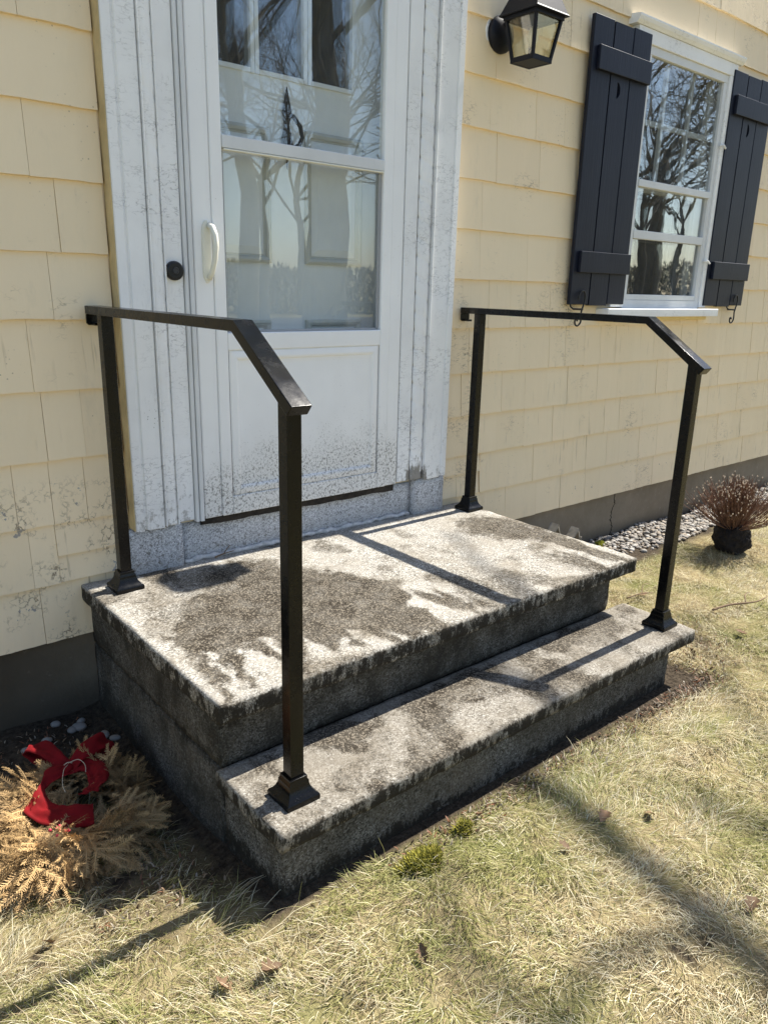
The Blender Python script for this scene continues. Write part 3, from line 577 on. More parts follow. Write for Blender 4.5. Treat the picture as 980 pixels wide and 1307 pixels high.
# ------------------------------------------------------------------ wall lantern
t = empty('wall_lantern', (1.93, .09, 2.43), 'black four sided glass lantern mounted on the yellow shingles right of the door', 'lantern')
m = MB(); m.tube([(1.915,.094,2.435),(1.915,.080,2.435),(1.915,.070,2.435),(1.915,.060,2.435)], [.071,.071,.064,.035], 28).build('back_plate', LBLACK, t, smooth=True)
MB().tube([(1.915,.097,2.435),(1.915,.0945,2.435)], [.082,.080], 28).build('caulk_ring', WHITE, t)
lx, ly = 1.935, -.072; zt, zb, ht, hb = 2.468, 2.312, .087, .060
m = MB()
for sx, sy in ((-1,-1),(1,-1),(1,1),(-1,1)):
    m.rings([[(lx+sx*h+dx*.006, ly+sy*h+dy*.006, z) for dx, dy in ((-1,-1),(1,-1),(1,1),(-1,1))] for h, z in ((hb-.006, zb),(ht-.008, zt))])
for (h, z0, z1) in ((ht, zt-.012, zt+.002), (hb, zb-.010, zb+.010)):
    w = .012; m.box(lx-h,lx+h,ly-h,ly-h+w,z0,z1); m.box(lx-h,lx+h,ly+h-w,ly+h,z0,z1); m.box(lx-h,lx-h+w,ly-h+w,ly+h-w,z0,z1); m.box(lx+h-w,lx+h,ly-h+w,ly+h-w,z0,z1)
fr = m.build('frame', LBLACK, t, bevel=.001)
for (sx, sy) in ((-1,0),(1,0),(0,-1),(0,1)):
    q = []
    for (h, z) in ((hb-.010, zb+.008),(ht-.012, zt-.010)):
        for e in (-1, 1): q.append((lx+(sx*h if sx else e*h), ly+(sy*h if sy else e*h), z))
    q = [q[0], q[1], q[3], q[2]]; o = Vector((sx, sy, 0))*.002; MB().rings([q, [tuple(Vector(p)-o) for p in q]]).build('glass_pane', LGLASS, fr)
m = MB(); m.sqlathe(lx, ly, [(.100,zt+.002),(.101,zt+.006),(.096,zt+.012),(.066,zt+.085),(.064,zt+.094),(.026,zt+.125),(.014,zt+.14),(.004,zt+.155)]); m.build('roof', LBLACK, t)
m = MB(); m.tube(catmull([(1.915,.06,2.46),(1.915,.045,2.52),(1.92,.02,2.575),(1.93,-.03,2.635),(1.935,-.07,2.622)], 5), .007, 8).build('bracket_arm', LBLACK, t, smooth=True)
m = MB(); m.sqlathe(lx, ly, [(.047,zb-.009),(.047,zb-.004)]); m.tube([(lx,ly,zb-.004),(lx,ly,zb+.045)], .014, 10); m.build('socket', LBLACK, t)
m = MB(); m.tube([(lx,ly,zb+.045),(lx,ly,zb+.055),(lx,ly,zb+.08),(lx,ly,zb+.11),(lx,ly,zb+.125)], [.010,.014,.024,.018,.004], 12).build('bulb', BULB, t, smooth=True)

# ------------------------------------------------------------------ granite steps
HT, HL = .4063, .1905
steps = empty('granite_steps', (.92, -.55, 0), 'two weathered granite doorsteps stained brown with dark mossy edges', 'steps')
POLY = {'main':[(.07,-.501),(.172,-.406),(.247,-.269),(.349,-.227),(.411,-.093),(.572,.052),(.67,-.08),(.653,-.171),(.746,-.267),(.852,-.344),(.919,-.458),(.876,-.578),(.847,-.661),(.785,-.683),(.818,-.755),(.8,-.849),(.636,-.883),(.602,-.774),(.516,-.725),(.5,-.794),(.519,-.861),(.47,-.818),(.493,-.743),(.41,-.844),(.38,-.696),(.342,-.775),(.307,-.881),(.264,-.88),(.291,-.737),(.303,-.621),(.204,-.637),(.162,-.724),(.13,-.896),(.113,-.869),(.122,-.772),(.12,-.676),(.129,-.632),(.112,-.585),(.094,-.673),(.077,-.769),(.05,-.889),(.008,-.897),(.041,-.8),(.066,-.635)],
 'topR':[(1.585,-.114),(1.767,-.12),(1.842,-.468),(1.775,-.777),(1.716,-.758),(1.679,-.513),(1.564,-.455),(1.487,-.271)],
 'streak1':[(1.722,-.692),(1.769,-.796),(1.783,-.875),(1.72,-.874),(1.695,-.743)], 'streak2':[(1.625,-.623),(1.673,-.728),(1.648,-.865),(1.603,-.853),(1.601,-.721)]}
SOFT = {'left':([(.203,.059),(.476,.03),(.349,-.227),(.225,-.298),(.165,-.421),(.07,-.501),(-.001,-.43)], .50), 'drops':([(.939,-.624),(.989,-.731),(1.017,-.853),(.901,-.848),(.895,-.796),(.916,-.713)], .50), 'ring':([(.769,-.29),(.914,-.354),(.908,-.489),(.86,-.492),(.807,-.357)], -.75)}
def inpoly(P, poly):
    x, y = P[:,0], P[:,1]; r = np.zeros(len(P), bool); n = len(poly)
    for i in range(n):
        (x1,y1),(x2,y2) = poly[i], poly[i-1]; c = (y1 > y) != (y2 > y)
        with np.errstate(divide='ignore', invalid='ignore'): r ^= c & (x < (x2-x1)*(y-y1)/(y2-y1+1e-12)+x1)
    return r
def soft(P, poly, r=.013, n=9, jit=.016, seed=3):
    o = 0; d = np.stack([(vnoise(P, 38, seed)-.5), (vnoise(P, 38, seed+1)-.5)], 1)*2*jit
    for k in range(n): a = 2.4*k; o = o + inpoly(P+d+np.array([math.cos(a), math.sin(a)])*r*math.sqrt(k/n), poly)
    return o/n
def top_stain_shade(V):  # brown stains, with soft branch shadows painted in among them
    P = V[:,:2]; s = np.zeros(len(P))
    for nm_, q in POLY.items(): bk = sstep(-.66,-.52,P[:,1]); s = np.maximum(s, (soft(P, q)*(1-bk)+soft(P, q, .055, 17, .03)*bk)*np.clip(.48+1.15*fbm(P, 5.5, 91), .5, 1.15))
    st = fbm(np.stack([P[:,0]*1.0+P[:,1]*.18, P[:,1]*.16], 1), 16, 77); s = np.maximum(s, .95*sstep(.55,.66,st)*sstep(-.50,-.70,P[:,1])*sstep(.0,.08,P[:,0])*(1-sstep(1.0,1.2,P[:,0])))
    s = np.maximum(s, .62*sstep(.50,.66,fbm(P, 6, 79))); s = np.maximum(s, .8*sstep(.52,.62,st)*sstep(1.45,1.6,P[:,0])*sstep(-.4,-.6,P[:,1]))
    s = np.maximum(s, .75*np.exp(-((P[:,1]+.893)/.022)**2)*sstep(.35,.55,fbm(P,14,80)))
    for q, w in SOFT.values(): s = np.clip(s + w*soft(P, q, .03, 13), 0, 1)
    for (sx, sy, sr, sw) in ((.37,-.40,.075,.6),(.47,-.10,.085,.6),(.27,-.33,.06,.45),(.56,-.33,.09,.35),(.74,-.52,.09,.4)): s = np.clip(s + sw*np.exp(-((P[:,0]-sx)**2+(P[:,1]-sy)**2)/(sr*sr)), 0, 1.5)  # soft twig shadows painted on the tread as dark spots
    s = np.where(V[:,2] > HT-.01, s, .3); pale = np.clip((1-s)*fbm(P, 5, 8)*1.3-.2, 0, 1)*(V[:,2] > HT-.01); return s, pale
def low_stain(V):
    P = V[:,:2]; n = fbm(P, 7, 31); s = .55*sstep(.44, .60, n) + .4*sstep(.5,.62,fbm(P*np.array([1,.6]),16,33)) + .25*np.exp(-((P[:,0]-1.1)**2/.05+(P[:,1]+1.0)**2/.02)); top = V[:,2] > HL-.01
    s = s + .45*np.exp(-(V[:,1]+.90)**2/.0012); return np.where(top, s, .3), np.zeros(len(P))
def nose_edge(V, ed):                                      # grime on the vertical faces of a tread, thinner where worn
    ztop = V[:,2].max(); d = ztop-V[:,2]; n = fbm(V*np.array([1,1,.4]), 26, 41)
    return np.where(d > .006, .50+.7*(n-.42)+.10*np.clip((d-.01)/.04,0,1), .30*np.exp(-ed/.008))
def side_edge(V, ed): n = fbm(V, 6, 51); return .12+.45*(n-.5)+.35*np.exp(-np.minimum(ed,1)/.03)
rblock('top_slab', GR_TOP, steps, .004, 1.832, -.893, .098, HT-.058, HT, .0125, .0024, .006, 61, nose_edge, top_stain_shade, .9)
rblock('upper_block', GR_SIDE, steps, .030, 1.752, -.835, .100, .182, HT-.0575, .03, .004, .008, 62, side_edge)
rblock('base_block', GR_SIDE, steps, .033, 1.765, -.840, .105, -.20, .178, .03, .004, .008, 63, side_edge)
rblock('lower_slab', GR_TREAD, steps, .012, 1.856, -1.158, -.838, HL-.050, HL, .0125, .0024, .006, 64, nose_edge, low_stain, .9)
rblock('lower_block', GR_LOW, steps, .030, 1.735, -1.128, -.845, -.20, HL-.0495, .025, .003, .008, 65, lambda V, ed: .20+.5*(fbm(V,5,52)-.5)+.42*np.clip((V[:,2]-.095)/.05,0,1)*fbm(V*np.array([1,1,.3]),18,53)+.5*np.clip((.05-V[:,2])/.05,0,1))

# ------------------------------------------------------------------ handrails
def handrail(x, label):
    t = empty('handrail', (x, -.55, HL), label, 'handrail', 'black metal handrails on the granite steps')
    yr, yf = -.020, -1.050; zt = HT+.922; yb = -.861; ye = -1.098; zs = HL+.975; th = .0255; hw = .0262
    sl = (zt-zs)/(yb-ye); a = math.atan(sl); dn = th/math.cos(a)
    # mitred bar: side profile in (y, z), extruded across x
    yb2 = yb+math.tan(a/2)*th
    top = [(.078,zt),(yb,zt),(ye,zs)]; bot = [(ye+.004+math.sin(a)*th, zs-math.cos(a)*th-.001),(yb2,zt-th),(.078,zt-th)]
    prof = top+bot; m = MB(); m.rings([[(x-hw,p[0],p[1]) for p in prof],[(x+hw,p[0],p[1]) for p in prof]]); m.build('rail', BLACK, t, bevel=.0022)
    zu = zt-th+.0003; h = .0185
    m = MB().box(x-h,x+h,yr-h,yr+h,HT+.004,zu); m.build('post', BLACK, t, bevel=.002)
    zf0 = zs+(yf-h-ye)*sl-dn+.0005; zf1 = zs+(yf+h-ye)*sl-dn+.0005
    m = MB().add([(x-h,yf-h,HL+.004),(x+h,yf-h,HL+.004),(x+h,yf+h,HL+.004),(x-h,yf+h,HL+.004),(x-h,yf-h,zf0),(x+h,yf-h,zf0),(x+h,yf+h,zf1),(x-h,yf+h,zf1)], [(0,3,2,1),(4,5,6,7),(0,1,5,4),(1,2,6,5),(2,3,7,6),(3,0,4,7)]); m.build('post', BLACK, t, bevel=.002)
    for (yy, z) in ((yr, HT-.001), (yf, HL-.001)):
        m = MB(); m.sqlathe(x, yy, [(.047,z),(.0475,z+.012),(.0455,z+.017),(.040,z+.021),(.033,z+.030),(.029,z+.040),(.0275,z+.048),(.0275,z+.053),(.0245,z+.057),(.0245,z+.066),(.0188,z+.0668)]); m.build('post_base', BLACK, t, bevel=.001)
    m = MB(); pr = [(x-hw+.001,zt-th-.0005),(x+hw-.001,zt-th-.0005),(x+hw-.001,zt-th-.028),(x+hw-.007,zt-th-.034),(x-hw+.007,zt-th-.034),(x-hw+.001,zt-th-.028)]
    m.rings([[(p[0],.070,p[1]) for p in pr],[(p[0],.077,p[1]) for p in pr]]); m.box(x-.012,x+.012,.040,.0697,zt-th-.034,zt-th-.026); m.build('wall_bracket', BLACK, t, bevel=.001)
    return t
hr = handrail(.1165, 'black metal handrail on the left side of the steps, nearest the wreath')
h2 = hr.copy(); COL.objects.link(h2); h2.location.x = 1.7775; h2['label'] = 'black metal handrail on the right side of the steps, nearest the window'
for ch in list(hr.children):
    c = ch.copy(); COL.objects.link(c); c.parent = h2

# ------------------------------------------------------------------ gravel and pebbles
def pebble_mesh(name, items, mat):
    bm = bmesh.new(); bmesh.ops.create_icosphere(bm, subdivisions=2, radius=1); bm.verts.ensure_lookup_table(); base = np.array([v.co for v in bm.verts]); tri = np.array([[v.index for v in f.verts] for f in bm.faces]); bm.free()
    n = len(items); V = np.zeros((n, len(base), 3)); C = np.zeros((n, len(base), 4)); C[...,3] = 1
    for i, (p, s, col) in enumerate(items):
        q = base*(1+.22*(vnoise(base+i*3.1, 1.4, 5)-.5))[:,None]; sc = np.array([s*random.uniform(.8,1.3), s*random.uniform(.7,1.1), s*random.uniform(.45,.7)]); R = np.array(Matrix.Rotation(random.uniform(0,6.28),3,'Z') @ Matrix.Rotation(random.gauss(0,.35),3,'X')); V[i] = (q*sc)@R.T+np.array(p); C[i,:,:3] = col
    F = (tri[None]+np.arange(n)[:,None,None]*len(base)).reshape(-1,3); V = V.reshape(-1,3); c = V.mean(0) if n == 1 else np.zeros(3)
    me = bpy.data.meshes.new(name); me.from_pydata((V-c).tolist(), [], F.tolist()); me.materials.append(mat); me.polygons.foreach_set('use_smooth', [True]*len(F)); a = me.color_attributes.new('col','FLOAT_COLOR','POINT'); a.data.foreach_set('color', C.reshape(-1)); return link(name, me, None, c)
def stonecol():
    b = random.choice([(.52,.48,.42),(.44,.40,.35),(.60,.57,.52),(.36,.32,.28),(.50,.42,.33),(.30,.28,.26)]); f = random.uniform(.40,.80); return tuple(min(.75,x*f) for x in b)
it = []
for _ in range(4200):
    x = random.uniform(1.95, 6.0); y = random.uniform(-.30, .10); e = -.20+.05*math.sin(x*3.1)+random.gauss(0,.025)
    if y < e: continue
    s = random.uniform(.007,.017); it.append(((x, y, float(gz(np.array([x]),np.array([y]))[0])+random.uniform(.0,.012)), s, stonecol()))
tag(pebble_mesh('gravel', it, STONE), 'strip of pale river gravel along the house foundation', 'gravel', kind='stuff')
PB = [(-.075,.0,.022,'pale pebble nearest the corner of wall and steps'),(-.10,-.005,.016,'small pale pebble left of the corner by the steps'),(-.058,.03,.018,'pebble pressed against the foundation beside the steps'),(-.02,-.09,.020,'grey pebble between the wreath and the step side'),(.0,-.13,.016,'small grey pebble touching the shaded step side'),(-.19,-.035,.020,'white stone chip lying behind the red bow'),(-.26,-.06,.017,'grey pebble under the wall at the left photo edge'),(-.135,.055,.014,'tiny pebble at the foot of the foundation above the wreath')]
for (x, y, s, lb) in PB: tag(pebble_mesh('pebble', [((x, y, float(gz(np.array([x]),np.array([y]))[0])+s*.35), s, (.27,.25,.22))], STONE), lb, 'pebble', 'pebbles in the corner by the wall')

# ------------------------------------------------------------------ grass
def blades(name, x, y, hgt, wid, az, lean, curl, col, mat, z=None, label=None):
    n = len(x); z = gz(x, y) if z is None else z; T = np.array([0, .36, .70, 1.0]); d = np.stack([np.cos(az), np.sin(az)], 1); sd = np.stack([-np.sin(az), np.cos(az)], 1)
    V = np.zeros((n, 7, 3)); th = lean[:,None] + curl[:,None]*T[None,:]; ds = np.diff(T, prepend=0)
    hor = np.cumsum(np.sin(th)*ds[None], 1)*hgt[:,None]; ver = np.cumsum(np.cos(th)*ds[None], 1)*hgt[:,None]
    ver = np.maximum(ver, .002+.004*T[None]); wd = np.array([1, .85, .6])
    for i in range(3):
        for s, k in ((-1, 0), (1, 1)):
            V[:,i*2+k,0] = x+d[:,0]*hor[:,i]+sd[:,0]*wid*wd[i]*s*.5; V[:,i*2+k,1] = y+d[:,1]*hor[:,i]+sd[:,1]*wid*wd[i]*s*.5; V[:,i*2+k,2] = z+ver[:,i]
    V[:,6,0] = x+d[:,0]*hor[:,3]; V[:,6,1] = y+d[:,1]*hor[:,3]; V[:,6,2] = z+ver[:,3]
    V[:,:2,2] -= .004
    b = np.arange(n)*7; quads = np.concatenate([np.stack([b,b+1,b+3,b+2],1), np.stack([b+2,b+3,b+5,b+4],1)]); tris = np.stack([b+4,b+5,b+6],1)
    li = np.concatenate([quads.ravel(), tris.ravel()]).astype(np.int32); nq = len(quads); nt = len(tris)
    me = bpy.data.meshes.new(name); me.vertices.add(n*7); me.vertices.foreach_set('co', V.reshape(-1)); me.loops.add(len(li)); me.loops.foreach_set('vertex_index', li); me.polygons.add(nq+nt)
    ls = np.concatenate([np.arange(nq)*4, nq*4+np.arange(nt)*3]).astype(np.int32); me.polygons.foreach_set('loop_start', ls); me.polygons.foreach_set('loop_total', np.concatenate([np.full(nq,4),np.full(nt,3)]).astype(np.int32)); me.update()
    C = np.ones((n,7,4), np.float32); C[:,:,:3] = col[:,None,:]
    a = me.color_attributes.new('col','FLOAT_COLOR','POINT'); a.data.foreach_set('color', C.reshape(-1)); me.materials.append(mat); return link(name, me)
def lawn():
    XS = []; YS = []
    for (x0,x1,y0,y1,dens) in ((-1.3,1.3,-2.6,-.2,36000),(1.3,2.6,-2.4,.0,30000),(2.6,4.2,-2.0,.0,19000),(4.2,6.0,-1.6,.0,7000),(-2,1.3,-3.4,-2.6,4000),(1.3,6,-3.4,-2.4,2500)):
        n = int((x1-x0)*(y1-y0)*dens); XS.append(rng.uniform(x0,x1,n)); YS.append(rng.uniform(y0,y1,n))
    x = np.concatenate(XS); y = np.concatenate(YS); s = soilf(x, y); P = np.stack([x,y],1)
    clear = np.maximum(np.maximum(FOOT[0]-x, x-FOOT[1]), FOOT[2]-y); tuft = fbm(P, 13, 71); keep = (clear > .012) & (rng.random(len(x)) > s*1.02) & (rng.random(len(x)) < .35+1.5*np.clip(tuft-.28,0,1))
    keep &= ~((x > 2.0) & (y > -.24+.05*np.sin(x*3.1)+rng.normal(0,.03,len(x)))); keep &= ~((x-3.45)**2+(y+.52)**2 < .011)
    x = x[keep]; y = y[keep]; P = P[keep]; n = len(x); tuft = tuft[keep]
    # comb direction: flows with large patches, spreads within tufts
    a0 = 2*PI*(fbm(P, .9, 81)*1.6) + 3.0*(fbm(P, 6.5, 83)-.5)*2; az = a0 + rng.normal(0, .75, n)
    big = fbm(P, 1.3, 85); hgt = rng.gamma(7, .0085, n)*(.62+.75*tuft)*(.8+.5*big); hgt = np.clip(hgt*.72, .010, .10)
    lean = np.clip(rng.normal(.82,.32,n), .05, 1.45); curl = np.clip(rng.normal(.85,.40,n), .0, 1.9); wid = rng.uniform(.0009,.0019,n)
    g = fbm(P, 2.4, 91)+.55*(fbm(P, 11, 93)-.5); left = np.exp(-((x+.35)**2/.35+(y+1.25)**2/.18)); pg = np.clip(.17+1.8*(g-.48)+.52*left, .03, .88); green = rng.random(n) < pg
    straw = np.array([[.66,.57,.36],[.74,.67,.47],[.54,.44,.26],[.68,.62,.40],[.38,.29,.17],[.82,.76,.58],[.30,.23,.14]])[:, :][rng.integers(0,7,n)]; grn = np.array([[.30,.295,.095],[.39,.375,.14],[.18,.20,.05],[.50,.47,.22]])[rng.integers(0,4,n)]
    col = np.where(green[:,None], grn, straw)*rng.uniform(.72,1.08,n)[:,None]*(1-.18*left*fbm(P, 4, 95))[:,None]; hgt = np.where(green, hgt*.85, hgt)
    return blades('grass', x, y, hgt, wid, az, lean, curl, np.clip(col,0,.8), GRASS)
tag(lawn(), 'patchy dry lawn of straw and pale green grass', 'grass', kind='stuff')
# a few long bleached blades lying in the shade by the lower step
n = 13; x = rng.uniform(-.22,.02,n); y = rng.uniform(-1.22,-1.0,n); o = blades('long_grass', x, y, rng.uniform(.07,.16,n), np.full(n,.0018), rng.uniform(-.6,.9,n), np.full(n,.75), np.full(n,1.1), np.tile(np.array([[.66,.60,.42]]),(n,1)), GRASS); tag(o, 'long bleached grass blades in the shade beside the lower step', 'grass', kind='stuff')

# moss cushions ----------------------------------------------------
def moss(x0, y0, r, n, label, cols):
    a = rng.uniform(0, 2*PI, n); q = np.sqrt(rng.random(n))*r*(1+.25*np.sin(a*3)); x = x0+np.cos(a)*q*1.25; y = y0+np.sin(a)*q*.8; z = gz(x,y)+.022*np.clip(1-(q/r)**2,0,1); C = np.array(cols)[rng.integers(0,len(cols),n)]*rng.uniform(.7,1.2,n)[:,None]
    o = blades('moss_clump', x, y, rng.uniform(.010,.022,n), rng.uniform(.0025,.005,n), rng.uniform(0,2*PI,n), rng.uniform(.1,.8,n), rng.uniform(0,.9,n), C, MOSS, z); return tag(o, label, 'moss')
MC = [(.22,.20,.03),(.30,.27,.04),(.14,.14,.025)]
moss(.362,-1.262,.055,1500,'larger yellow green moss clump in front of the lower step',MC); moss(.535,-1.238,.028,500,'small yellow green moss tuft on bare soil right of the larger moss clump',MC)
moss(2.955,.02,.035,420,'bright yellow weed at the foundation beside the gravel',[(.45,.42,.05),(.30,.33,.05)])
# soil crumbs and shredded litter along the steps -------------------
def litter():
    n = 3000; x = np.concatenate([rng.uniform(.3,1.95,n//2), rng.uniform(1.75,2.3,n//4), rng.uniform(-.35,.0,n-n//2-n//4)]); y = np.concatenate([rng.normal(-1.215,.035,n//2), rng.uniform(-1.25,-.75,n//4), rng.uniform(-1.0,.05,n-n//2-n//4)]); clear = np.maximum(np.maximum(FOOT[0]-x, x-FOOT[1]), FOOT[2]-y); k = clear > .015; x = x[k]; y = y[k]; n = len(x)
    pal = np.array([[.10,.07,.045],[.20,.13,.08],[.30,.22,.14],[.06,.045,.03],[.42,.36,.28],[.24,.11,.06]]); C = pal[rng.integers(0,6,n)]*rng.uniform(.7,1.2,n)[:,None]
    return blades('leaf_litter', x, y, rng.uniform(.004,.020,n), rng.uniform(.002,.007,n), rng.uniform(0,2*PI,n), rng.uniform(1.0,1.55,n), rng.uniform(-.5,.6,n), C, GRASS, gz(x,y)+.006)
tag(litter(), 'brown crumbs of leaf litter on bare soil along the steps', 'leaf litter', kind='stuff')

# ------------------------------------------------------------------ fallen leaves and twigs
def leaf_mesh(i):
    r = random.Random(i); n = 9; V = []; F = []; L = 1.0; c1 = r.uniform(-.5,.9); c2 = r.uniform(-.6,.9)
    for k in range(n):
        t = k/(n-1); w = .30*math.sin(PI*min(.98,t*.97+.02))**.7*(1+.42*math.sin(k*2.4+i)); z = .16*c1*(t-.5)**2*4-.04*c1
        for s in (-1, -.5, 0, .5, 1): V.append((t*L-.5, s*w, z+c2*.55*(abs(s)*w)**1.2*2-.02*(abs(s) == .5)))
    for k in range(n-1):
        for q in range(4): a = k*5+q; F.append((a,a+1,a+6,a+5))
    N = len(V); V += [(v[0],v[1],v[2]+.012) for v in V]; F += [tuple(i2+N for i2 in reversed(f)) for f in F]; me = bpy.data.meshes.new('fallen_leaf'); me.from_pydata(V, [], F); me.materials.append(LEAF); me.polygons.foreach_set('use_smooth',[True]*len(F)); return me
LM = [leaf_mesh(i) for i in range(5)]
LEAVES = [(2.007,-1.084,.060,1.1,'rust brown oak leaf standing beside the right end of the lower step'),(.86,-1.459,.075,.3,'curled tan leaf on the grass in front of the middle of the lower step'),(-.11,-1.306,.085,.2,'large orange brown leaf below the corner of the lower step'),(.682,-1.462,.05,2.2,'small brown leaf on grass left of the long limb shadow'),(1.0,-1.515,.06,.8,'brown curled leaf right of the long limb shadow'),(.605,-1.227,.045,1.7,'reddish leaf on the soil by the small moss tuft'),(.889,-1.857,.07,.1,'broad tan leaf at the right photo edge near the bottom'),(.172,-1.474,.055,1.2,'dull brown leaf among the grass straight below the larger moss clump'),(-.444,-.907,.06,.5,'brown leaf on the grass below the hanging tip of the wreath'),(2.396,-.614,.06,2.6,'dark leaf on the grass just right of the upper step'),(2.367,-1.109,.07,1.4,'crumpled grey brown leaf right of the rail foot at the photo edge'),(1.876,-1.226,.06,.9,'brown leaf on bare soil at the right end of the lower step'),(-.209,-1.282,.06,1.9,'russet leaf in the grass near the post shadow')]
for i, (x, y, s, rz, lb) in enumerate(LEAVES):
    z = float(gz(np.array([x]), np.array([y]))[0])+.026; tag(link('fallen_leaf', LM[i % 5], None, (x,y,z-.008), (random.gauss(0,.4) + (1.1 if i == 0 else 0), random.gauss(0,.35), rz), (s*.72,s*.72,s*.72)), lb, 'leaf', 'dead leaves fallen on the lawn')
def twig(pts, r, label):
    o = MB(); P = catmull(pts, 5); o.tube(P, list(np.linspace(r, r*.4, len(P))), 6); P2 = catmull([P[len(P)//2], P[len(P)//2]+Vector((.05,.03,.02)), P[len(P)//2]+Vector((.11,.035,.015))], 4); o.tube(P2, list(np.linspace(r*.6, r*.25, len(P2))), 5)
    tag(o.build('fallen_twig', TWIG, None, smooth=True), label, 'twig', 'twigs on the lawn')
twig([(2.46,-.93,.03),(2.56,-.96,.04),(2.68,-1.02,.045),(2.80,-1.02,.04)], .006, 'thin grey twig lying on the grass at the right photo edge below the shrub'); twig([(2.28,-.60,.02),(2.36,-.63,.035),(2.43,-.66,.03)], .004, 'short brown twig on the grass beside the upper step corner')
twig([(.49,.055,.414),(.53,.062,.418),(.575,.066,.420)], .0035, 'tiny pale twig lying on the top step against the sill')

# ------------------------------------------------------------------ wreath with bow
wr = empty('wreath', (-.27, -.58, 0), 'dried brown evergreen wreath with a red bow lying on the ground left of the steps', 'wreath')
def sprig_mesh(seed):
    r = random.Random(seed); V = []; F = []
    def needle(p, d, L, up):
        s = d.cross(up); s = s.normalized()*.0011 if s.length > 1e-6 else Vector((.001,0,0)); m = p+d*L*.55+up*.001; b = len(V); V.extend([tuple(p-s*.7), tuple(p+s*.7), tuple(m+s), tuple(m-s), tuple(p+d*L)]); F.extend([(b,b+1,b+2,b+3),(b+3,b+2,b+4)])
    def stem(p, d, L, side, nn):
        up = side.cross(d).normalized(); N = nn; prev = None
        for i in range(N):
            t = i/(N-1); q = p+d*L*t-Vector((0,0,1))*.03*L*t*t*4
            b = len(V); w = .0022*(1-.7*t); V.extend([tuple(q+side*w), tuple(q+up*w), tuple(q-side*w)])
            if prev is not None:
                for k in range(3): F.append((prev+k, prev+(k+1)%3, b+(k+1)%3, b+k))
            prev = b
            for s in (-1, 1):
                a = r.uniform(.75,1.15); nd = (d*math.cos(a)+side*s*math.sin(a)+up*r.uniform(-.12,.35)).normalized(); needle(q, nd, r.uniform(.016,.023)*(1-.45*t)*(.6+.4*min(1,t*5)), up)
            if r.random() < .5: nd = (d*.8+up*r.uniform(.4,.9)+side*r.uniform(-.5,.5)).normalized(); needle(q, nd, r.uniform(.012,.018), up)
        return
    X, Yv = Vector((1,0,0)), Vector((0,1,0)); stem(Vector((0,0,0)), X, .15, Yv, 26)
    for s in (-1, 1):
        for t in (.25, .5): a = r.uniform(.55,.8); d = Vector((math.cos(a), s*math.sin(a), r.uniform(-.05,.1))).normalized(); stem(X*.15*t, d, .085*(1.1-t*.6), Vector((-d.y,d.x,0)).normalized(), 14)
    me = bpy.data.meshes.new('sprig'); me.from_pydata(V, [], F); me.materials.append(FIR); return me
SM = [sprig_mesh(i) for i in range(6)]
rw = random.Random(5)
for i in range(270):
    a = rw.uniform(0, 2*PI); q = rw.uniform(-.6, 3.3); rr = .158+.068*math.cos(q)*rw.uniform(.6,1); z = .044+.046*math.sin(q)*rw.uniform(.7,1.05); z = max(z, .018)
    p = Vector((-.27+math.cos(a)*rr, -.585+math.sin(a)*rr*1.08, z)); hd = a + (PI/2)*rw.choice((.2,.5,.8,1.1)) + rw.gauss(0,.5) if rw.random() < .7 else a+rw.gauss(0,.9)
    tl = rw.gauss(-.08,.30) + (.15 if z > .09 else 0); ro = rw.gauss(0,.9); s = rw.uniform(.55,1.15)
    if p.x+math.cos(hd)*.15*s > .018: hd += PI*.6*(1 if math.sin(hd) > 0 else -1)*.5; s *= .8
    if p.x+math.cos(hd)*.15*s > .022: continue
    link('sprig', rw.choice(SM), wr, p, (ro, -tl, hd), (s,s,s))
# long loose sprigs hanging out at the front
for (x, y, z, hd, s, tl) in ((-.33,-.72,.075,-1.75,1.35,-.28),(-.29,-.74,.06,-1.45,1.3,-.22),(-.38,-.70,.07,-2.1,1.35,-.25),(-.24,-.74,.05,-1.2,1.2,-.2),(-.14,-.62,.09,-.7,1.1,-.3),(-.12,-.52,.10,-.3,.9,-.25),(-.12,-.45,.09,.2,.85,-.2),(-.18,-.68,.08,-1.0,1.1,-.3)):
    link('sprig', rw.choice(SM), wr, (x,y,z), (rw.gauss(0,.3), -tl, hd), (s,s,s))
def ribbon(name, pts, width, side, parent):
    """ribbon of real thickness: strip along pts, 'side' gives the width direction per point"""
    P = catmull(pts, 8); S_ = catmull(side, 8); m = MB(); R = []; sd0 = random.random()*9; Q = np.linspace(-1, 1, 9)
    for i, p in enumerate(P):
        t = (P[min(i+1,len(P)-1)]-P[max(i-1,0)]).normalized(); s = S_[min(i, len(S_)-1)].normalized(); nrm = t.cross(s).normalized(); w = (width(i/(len(P)-1)) if callable(width) else width)/2; u = i/len(P)
        wr_ = (vnoise(np.stack([Q*1.6+sd0, np.full(9, u*7.0+sd0)], 1), 1.7, 3)-.5)*.017*min(1, u*4) + (vnoise(np.stack([Q*3+sd0, np.full(9, u*15.0)], 1), 1.5, 4)-.5)*.005
        fr_ = (vnoise(np.array([[u*16+sd0, 1.0]]), 1.0, 6)[0]-.5)*.006
        up_ = [p+s*(w*q+fr_*abs(q))+nrm*(h+.0009) for q, h in zip(Q, wr_)]; dn_ = [p+s*(w*q+fr_*abs(q))+nrm*(h-.0009) for q, h in zip(Q, wr_)]
        R.append(up_+dn_[::-1])
    o = m.rings(R).build(name, VELVET, parent, smooth=True); return o
K = (-.250,-.500,.150)
bow = MB(); bow.tube([(K[0]-.016,K[1]-.004,.150),(K[0],K[1],.158),(K[0]+.016,K[1]+.004,.150)], [.012,.015,.012], 10); bow = bow.build('bow', VELVET, wr, smooth=True)
